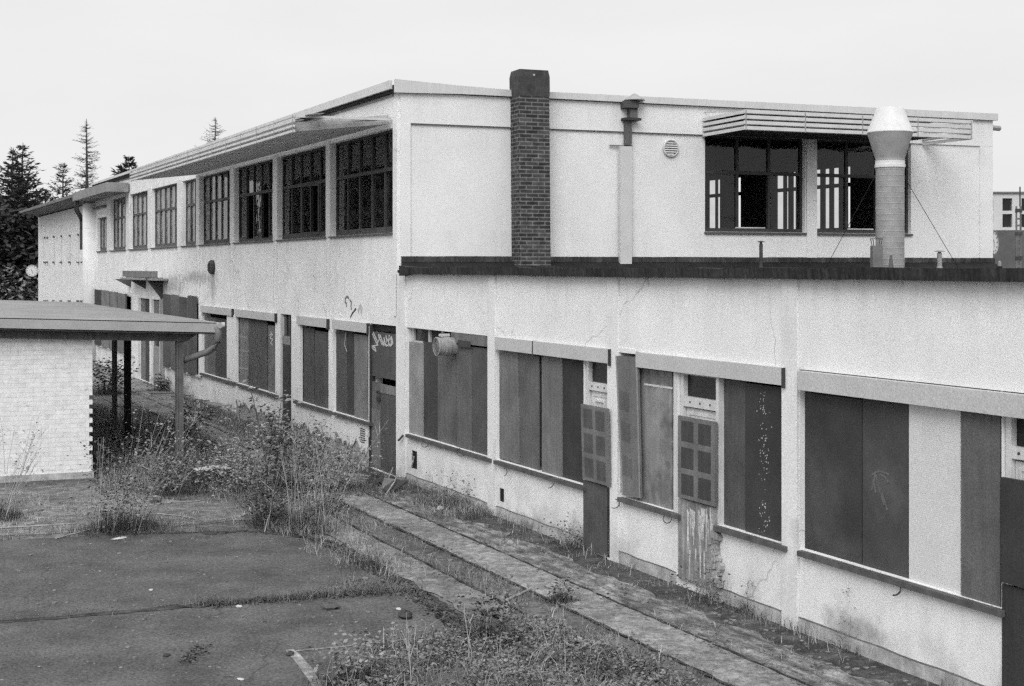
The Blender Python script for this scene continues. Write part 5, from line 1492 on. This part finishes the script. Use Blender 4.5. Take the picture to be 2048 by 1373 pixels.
weed('weed', 'leafy weed bushes beside the path behind the concrete block', 'weed', 470, 935, 10, .6, .3, .1, 300, .3, .35, 500, .06, 'leaf_pale')
weed('weed', 'greyish weed patch at the foot of the crumbled wall below the narrow door', 'weed', 620, 900, 10, .6, .3, .0, 300, .3, .4, 600, .06, 'leaf_pale')
weed('weed', 'dark weed growing under the shed roof behind the whitewashed corner', 'weed', 205, 790, 8, 1.0, .3, .0, 500, .6, .5, 900, .1, 'leaf_dark', 'bark', .008)
weed('weed', 'small bush in the far entrance corner beside the debris', 'weed', 326, 783, 6, .5, .3, .0, 300, .4, .25, 300, .09, 'leaf_dark', 'bark', .008)
weed('weed', 'dark tuft of grass at the wall beside the second bay with pale litter in it', 'weed', 905, 1015, 8, .5, .3, .0, 320, .22, .35, 260, .04, 'leaf_dark')
weed('weed', 'dry dark weed beside the foot of the first grid-panelled door', 'weed', 1150, 1098, 8, .45, .3, -.1, 160, .2, .2, 200, .04, 'leaf_dark', 'wood_stick', .005)
weed('weed', 'dark scrubby weed under the stained door panel', 'weed', 1420, 1205, 8, .4, .35, .1, 200, .2, .26, 300, .04, 'leaf_dark', 'wood_stick', .005)
weed('weed', 'thin grey weed against the plinth below the dark and white boards', 'weed', 1715, 1298, 12, .75, .2, -.05, 260, .3, .13, 130, .04, 'leaf', 'wood_stick', .004)
weed('weed', 'tiny weed tuft by the plinth near the corner pier of the fourth bay', 'weed', 1500, 1228, 7, .45, .22, .05, 160, .22, .1, 60, .04, 'leaf', 'wood_stick', .004)
weed('weed', 'low tuft growing in the middle of the path', 'weed', 1120, 1205, 4, .25, .3, .0, 260, .16, .12, 200, .05)
weed('weed', 'airy feathery weed standing over the slab corner beside the path', 'weed', 735, 1140, 16, .9, .2, .0, 160, .3, .3, 260, .03, 'leaf', 'leaf', .004)
for px, py, h, lab in ((942, 1330, .75, 'single pale dry stalk standing in the creeping ground cover'), (1010, 1260, .6, 'thin pale stem leaning at the edge of the creeping ground cover'), (818, 1390, 1.1, 'tall thin grass stem before the pale edging')):
    weed('grass_stem', lab, 'weed', px, py, 2, h, .06, -.05, 0, 0, .03, 0, r0=.006)
weed('weed', 'dense upright grass bush in the near corner beside the pale edging', 'weed', 712, 1378, 10, .5, .2, .0, 420, .36, .26, 500, .05)
weed('weed', 'dark spiky weed at the bend of the slab edge before the ground cover', 'weed', 975, 1290, 8, .5, .3, .0, 500, .3, .22, 600, .05, 'leaf_dark')

# loose things lying about -------------------------------------------------------
def lump(name, label, cat, px, py, r, m, flat=.5, group=None, el=1.3, z=0.0):
    c = gp(px, py, z); bm_ = B(); n1, n2 = 7, 4
    rr_ = random.Random(int(px * 7 + py)); base = len(bm_.v); ang = rr_.uniform(0, 3)
    rows = []
    for j in range(n2 + 1):
        ph = math.pi * j / n2; row = []
        for k in range(n1):
            t = 2 * math.pi * k / n1 + ang; q = r * rr_.uniform(.75, 1.2)
            x, y = math.cos(t) * math.sin(ph) * q * el, math.sin(t) * math.sin(ph) * q
            row.append(c + Vector((x * math.cos(ang) - y * math.sin(ang), x * math.sin(ang) + y * math.cos(ang), max(-.003, (math.cos(ph) * q + r * .6) * flat))))
        rows.append(row)
    for j in range(n2):
        for k in range(n1): bm_.poly([rows[j][k], rows[j][(k+1) % n1], rows[j+1][(k+1) % n1], rows[j+1][k]])
    return tag(bm_.build(name, m), label, cat, group)
lump('litter', 'crumpled white litter in the dark grass tuft by the wall', 'litter', 880, 1022, .055, 'litter', .9)
lump('litter', 'flat pale scrap lying on the slab below the leaning stalks', 'litter', 240, 1078, .06, 'litter', .25, el=2.2, z=.035)
lump('litter', 'pale scrap on the near side of the slab joint', 'litter', 478, 1215, .038, 'litter', .4, z=.035)
lump('litter', 'white scrap on the near slab below the joint', 'litter', 482, 1360, .028, 'litter', .4, el=1.8, z=.035)
lump('litter', 'white scrap on the slab in the middle of the far slab', 'litter', 302, 1181, .028, 'litter', .3, el=1.8, z=.035)
lump('stone', 'dark stone on the slab before the ground cover', 'stone', 812, 1236, .085, 'b05', .6, z=.035)
lump('stone', 'pale flat chip on the slab beside the dark stone', 'stone', 797, 1219, .035, 'litter', .3, el=2, z=.035)
lump('stone', 'dark clod with pale top on the slab right of the joint weeds', 'stone', 659, 1218, .09, 'b09', .5, z=.035)
lump('stone', 'black clod at the corner of the pale edging', 'stone', 581, 1309, .045, 'b05', .4, el=1.7, z=.035)
lump('stone', 'black hole-like clod left of the two at the far slab edge', 'stone', 420, 1070, .09, 'b05', .4, el=1.6, z=.02)
lump('stone', 'black clod right of its twin at the far slab edge', 'stone', 447, 1069, .07, 'b05', .4, el=1.6, z=.02)
lump('stone', 'pale rounded stone by the dark shrub under the shed post', 'stone', 312, 1004, .10, 'stone', .7)
lump('stone', 'small dark clod on the near slab left of the diagonal weeds', 'stone', 333, 1312, .04, 'b05', .4, el=1.7, z=.035)
# scattered rubble, too much to count
b = B(); rr = random.Random(77)
def chips(n, pxs, r0, r1, z=0.0):
    P = sample_poly(pxs, 1, -9); 
    P = sample_poly(pxs, max(1, n / max(.5, len(P))))
    for p in P:
        r = rr.uniform(r0, r1); c = Vector(p) + Zv * z; k = rr.randint(4, 6); a0 = rr.uniform(0, 6)
        top = [c + Vector((math.cos(a0 + 6.28 * j / k) * r * rr.uniform(.5, 1.2), math.sin(a0 + 6.28 * j / k) * r * rr.uniform(.5, 1.2), r * rr.uniform(.25, .6))) for j in range(k)]
        bot = [Vector((q_.x, q_.y, c.z - .002)) for q_ in top]
        b.poly(top)
        for j in range(k): b.poly([bot[j], bot[(j+1) % k], top[(j+1) % k], top[j]])
chips(60, [(500, 1062), (640, 1062), (690, 1100), (760, 1160), (700, 1150), (600, 1085)], .02, .06)
chips(40, [(600, 1190), (700, 1160), (800, 1160), (830, 1195), (760, 1200)], .015, .05, .03)
chips(420, [(0, 1085), (600, 1080), (780, 1180), (0, 1250)], .005, .016, .035)
chips(420, [(0, 1262), (780, 1195), (900, 1270), (600, 1373), (0, 1373)], .004, .013, .035)
chips(90, [(340, 800), (420, 815), (560, 880), (735, 945), (640, 930), (430, 850)], .03, .09)
chips(60, [(690, 985), (790, 955), (830, 985), (760, 1005)], .02, .08)
chips(120, [(870, 1046), (1000, 1050), (1250, 1160), (1500, 1300), (1650, 1373), (1560, 1345), (1250, 1210)], .008, .03)
chips(60, [(1240, 1140), (1440, 1210), (1580, 1270), (1850, 1373), (1750, 1373), (1420, 1230)], .01, .04)
chips(60, [(770, 1050), (1000, 1175), (1300, 1310), (1220, 1300), (950, 1180)], .01, .04)
chips(160, [(0, 1085), (600, 1080), (780, 1180), (830, 1200), (600, 1373), (0, 1373)], .014, .03, .035)
chips(50, [(20, 1000), (185, 985), (250, 1060), (20, 1075)], .015, .05)
stuff(b.build('rubble', 'stone'))
# concrete block with a pale top, sunk among the weeds
c0 = gp(430, 975); bl = thing('concrete_block', 'dark concrete block with a pale mossy top among the weeds before the path', 'block', c0)
def BK(a, b_, z): return c0 + E * a + U * b_ + Zv * z
hb = .0
bevel(B().prism(BK, [(-.33, -.02), (.36, -.02), (.35, .30), (.02, .33), (-.33, .30)], -.4, .0).build('body', 'b05', bl), .02)
B().prism(BK, [(-.31, .302), (.02, .332), (.33, .304), (.2, .325), (.05, .35), (-.12, .325)], -.36, -.02).build('pale_crust', 'litter', bl)
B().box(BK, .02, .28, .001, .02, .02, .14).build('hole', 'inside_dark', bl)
def stick(label, pa, pb, r, za=.02, zb_=.02, m='wood_stick', name='stick', cat='stick', mid=0.0):
    a, c = gp(*pa) + Zv * za, gp(*pb) + Zv * zb_; mdl = a.lerp(c, .5) + Vector((rr.uniform(-.05, .05), rr.uniform(-.05, .05), mid))
    return tag(B().tube([a, a.lerp(mdl, .6), mdl, mdl.lerp(c, .5), c], r, 6, r * .6).build(name, m), label, cat)
stick('pale stick leaning from the debris up to the white corner pier, the nearer of two', (770, 995), (800, 975), .014, .02, .35)
stick('pale stick leaning from the debris up to the white corner pier, the farther of two', (760, 990), (786, 968), .012, .02, .30)
stick('thin pale branch lying along the far slab edge below the white gable', (-20, 1060), (150, 1050), .012)
stick('long pale stick lying diagonally on the slab edge before the leaning stalks', (112, 1084), (190, 1062), .015, .05, .04)
stick('curved pale twig lying on the bare patch right of the leaning stalks', (310, 1030), (392, 1040), .012, .02, .02)
stick('thin pale twig along the edge of the bare patch below the dark shrub', (290, 1014), (400, 1004), .010, .02, .02)
stick('pale forked twig standing at the slab corner before the dark bushy weed', (528, 1072), (545, 1048), .010, .02, .25)
stick('pale stick lying across the grass strip between the two paths', (1010, 1205), (1062, 1180), .016)
pls = thing('plank_pile', 'low heap of pale broken planks on the ground by the far wall', 'planks', gp(400, 822))
for k in range(11):
    a = gp(372 + k * 7 + rr.uniform(-5, 5), 800 + k * 3.8 + rr.uniform(-4, 4)); d = Vector((rr.uniform(.4, 1.0), rr.uniform(-.5, .3), 0)); n_ = Vector((-d.y, d.x, 0)).normalized() * .05
    z = .03 + .02 * k % 3
    q_ = [a - n_, a + n_, a + n_ + d, a - n_ + d]; bb = B()
    zz = [.02 + rr.uniform(0, .12), .02 + rr.uniform(0, .1)]
    zl = [zz[0], zz[0], zz[1], zz[1]]
    bb.poly([p + Zv * (z + h) for p, h in zip(q_, zl)]); bb.poly([p + Zv * (z + h - .03) for p, h in zip(q_, zl)])
    for j in range(4): 
        j2 = (j + 1) % 4; bb.poly([q_[j] + Zv * (z + zl[j] - .03), q_[j2] + Zv * (z + zl[j2] - .03), q_[j2] + Zv * (z + zl[j2]), q_[j] + Zv * (z + zl[j])])
    bb.build('plank', rr.choice(['wood_stick', 'b28', 'b15']), pls)
pit = thing('drain_frame', 'pale drain frame with a black opening on the ground by the far entrance', 'drain', gp(338, 790))
def PT(a, b_, z): return gp(338, 790) + E * a + U * b_ + Zv * z
bb = B(); bb.box(PT, -.7, .7, -.5, -.4, 0, .05); bb.box(PT, -.7, .7, .4, .5, 0, .05); bb.box(PT, -.7, -.6, -.4, .4, 0, .05); bb.box(PT, .6, .7, -.4, .4, 0, .05); bb.build('frame', 'wood_stick', pit)
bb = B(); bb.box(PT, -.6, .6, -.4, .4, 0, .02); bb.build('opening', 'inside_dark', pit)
deb = thing('debris_heap', 'dark heap of broken boards in front of the corner door', 'debris', gp(760, 982))
for k in range(9):
    a = gp(735 + rr.uniform(0, 60), 975 + rr.uniform(-8, 15)); t = rr.uniform(0, 3.1); d = Vector((math.cos(t), math.sin(t), 0)) * rr.uniform(.3, .7); n_ = Vector((-d.y, d.x, 0)).normalized() * rr.uniform(.04, .12)
    z0, z1 = rr.uniform(.0, .1), rr.uniform(.02, .2); q_ = [a - n_, a + n_, a + n_ + d, a - n_ + d]; zl = [z0, z0 + .03, z1 + .03, z1]; bb = B()
    bb.poly([p + Zv * (h + .025) for p, h in zip(q_, zl)]); bb.poly([p + Zv * h for p, h in zip(q_, zl)])
    for j in range(4):
        j2 = (j + 1) % 4; bb.poly([q_[j] + Zv * zl[j], q_[j2] + Zv * zl[j2], q_[j2] + Zv * (zl[j2] + .025), q_[j] + Zv * (zl[j] + .025)])
    bb.build('broken_board', rr.choice(['b15', 'b07', 'b20', 'b05']), deb)

# ------------------------------------------------------------------ trees
def sprays(P, D, ln, wd):
    n = len(P); D = D + rng.normal(0, .28, (n, 3)); D /= np.linalg.norm(D, axis=1)[:, None] + 1e-9
    s_ = np.cross(D, rng.normal(0, 1, (n, 3))); s_ /= np.linalg.norm(s_, axis=1)[:, None] + 1e-9
    z = (ln * rng.uniform(.5, 1.4, n))[:, None]; w = (wd * rng.uniform(.6, 1.4, n))[:, None]
    V = np.stack([P - s_ * w * .3, P + D * z * .45 - s_ * w * .5, P + D * z, P + D * z * .45 + s_ * w * .5], 1).reshape(-1, 3)
    return V, np.arange(n)[:, None] * 4 + np.array([[0, 1, 2, 3]])
def conifer(label, px, py_top, d, width, base_w=1.0, density=1.0, sparse=False, clump=.30, m='needles', crown0=.06, group=None, name='conifer', droop=.35, up=.25, shape=1.0):
    k = d / PX_F; top = EYE - (py_top - HOR) * k; x = (px - 1024) * k; p = np.array([x, d, 0.0])
    t = thing(name, label, 'tree', tuple(p), group)
    seed = int(px * 3 + py_top); r = np.random.default_rng(seed)
    tr = [[p + np.array([0, 0, 0]), p + np.array([r.normal(0, .1), 0, top * .5]), p + np.array([0, 0, top])]]
    V, Fc = tubes_np(tr, .12 + top * .012, .02, 6); add_np('trunk', V, Fc, 4, 'bark', t)
    R_max = width * k / 2; P, Dn, Sz, lim = [], [], [], []
    h = top * crown0
    while h < top - .15:
        f = (top - h) / (top * (1 - crown0)); L0 = R_max * (f ** shape) * r.uniform(.75, 1.15) + .05
        h0 = h
        for j in range(int((10 if sparse else 9))):
            h = h0 + r.uniform(-.3, .3) * (1 if sparse else .4); droop_ = droop * r.uniform(.2, 1.9)
            a = r.uniform(0, 6.283); L = L0 * r.uniform(.55, 1.12)
            if r.random() < .14: L *= 1.3
            sz = .45 + .55 * min(1, f * 2.4)
            n = max(3, int(L / .2)); pts = []
            for i in range(n + 1):
                q = i / n; pts.append(p + np.array([math.cos(a) * L * q, math.sin(a) * L * q, h - droop_ * L * q + (up + droop_ * .6) * L * q * q + r.normal(0, .03)]))
            lim.append(pts[::max(1, n // 3)] if n > 3 else pts)
            pa = np.array(pts[1 if not sparse else 0:]); out = np.array([math.cos(a), math.sin(a), .12]); sd = np.array([-math.sin(a), math.cos(a), -.05])
            for _ in range(max(1, int(round((3 if sparse else 5) * density)))):
                g_ = r.uniform(-.9, .9, (len(pa), 1)); P.append(pa + r.normal(0, .05, pa.shape)); Sz.append(np.full(len(pa), sz)); Dn.append(out * (1 - .35 * abs(g_)) + sd * g_ + np.array([0, 0, 1]) * r.normal(.05, .2, (len(pa), 1)))
        h = h0 + (.40 if not sparse else .36) * r.uniform(.6, 1.4) * (top / 12)
    V, Fc = tubes_np(lim, .03, .008, 3); add_np('branches', V, Fc, 4, 'bark', t)
    P = np.concatenate(P); SZ = np.concatenate(Sz); V, Fc = sprays(P, np.concatenate(Dn), SZ * clump * (1.5 if not sparse else 1.2), SZ * clump * (.40 if not sparse else .22)); add_np('crown', V, Fc, 4, m, t)
    return t
g = 'dark conifers behind the far hall'
conifer('dark bushy spruce with the tallest pointed top, behind the far hall', 46, 286, 96, 290, clump=.34, density=.8, group=g, up=.5)
conifer('dark spruce whose blunt top stands just left of the tallest spruce', 25, 300, 98, 250, clump=.34, density=.8, group=g, up=.5)
conifer('mid-sized rounded spruce between the tall spruces and the bare larch', 126, 326, 104, 230, clump=.34, density=.5, group=g, up=.6)
conifer('spreading spruce half hidden behind the hall roof, lower than the others', 90, 378, 101, 260, clump=.34, density=.4, group=g, up=.6)
conifer('dark spruce cut by the picture edge, filling the gap left of the hall', -24, 350, 92, 280, clump=.36, density=.7, group=g, up=.5)
conifer('tall thin half-bare larch with gappy drooping twigs above the hall roof', 173, 238, 112, 100, density=1.4, sparse=True, clump=.20, shape=.5, m='needles_thin', crown0=.1, name='larch', droop=.25)
conifer('small airy larch tip showing above the sunshade', 431, 236, 118, 240, density=1.2, sparse=True, clump=.20, shape=.8, m='needles_thin', crown0=.2, name='larch', droop=.2)
pn = conifer('flat-topped dark pine crown just above the roof edge', 258, 312, 110, 75, density=1.0, clump=.36, crown0=.72, name='pine', droop=.05, up=.45)
def bush(label, px, py_top, d, w, n, size, m='needles', group=None):
    k = d / PX_F; top = max(.8, EYE - (py_top - HOR) * k); p = np.array([(px - 1024) * k, d, 0.0]); t = thing('bush', label, 'bush', tuple(p), group)
    r = np.random.default_rng(int(px + py_top * 3 + 5000)); cs = p + r.normal(0, 1, (26, 3)) * np.array([w * k / 3.2, 1.2, 0]) + np.stack([np.zeros(26), np.zeros(26), r.uniform(.2, .9, 26) * top], 1)
    P = cs[r.integers(0, 26, n)] + r.normal(0, 1, (n, 3)) * np.array([.8, .8, .55]); P[:, 2] = np.clip(P[:, 2], .05, top * 1.05)
    V, Fc = leaves(P, size, .3); add_np('foliage', V, Fc, 4, m, t)
    V, Fc = tubes_np([[p, c] for c in cs[:10]], .05, .02, 4); add_np('stem', V, Fc, 4, 'bark', t)
bush('dark tall bush at the left picture edge beyond the shed', 6, 400, 86, 120, 7000, .42)
bush('dark bush mass left of the hall corner beneath the spruces', 52, 430, 88, 80, 7000, .42)
bush('paler low bush below the round clock beyond the shed roof', 22, 545, 84, 130, 2600, .35, 'leaf')

# the wood standing outside the frame to the left: the upper windows by the corner mirror it
Pw = []
for k in range(9):
    hd = R(-39.5 - 1.6 * k); dd = 46 + rng.uniform(-5, 8); c = np.array([-5 + math.sin(hd) * dd, 30 + math.cos(hd) * dd, 0]); hgt = rng.uniform(9, 13)
    n = 1500; q = rng.uniform(0, 1, n); a = rng.uniform(0, 6.28, n); rad = (1 - q) * 2.6 * np.sqrt(rng.uniform(0, 1, n)) + .2
    Pw.append(c + np.stack([np.cos(a) * rad, np.sin(a) * rad, .3 + q * hgt], 1))
V, Fc = leaves(np.concatenate(Pw), .8, .3); stuff(add_np('woodland', V, Fc, 4, 'needles'))
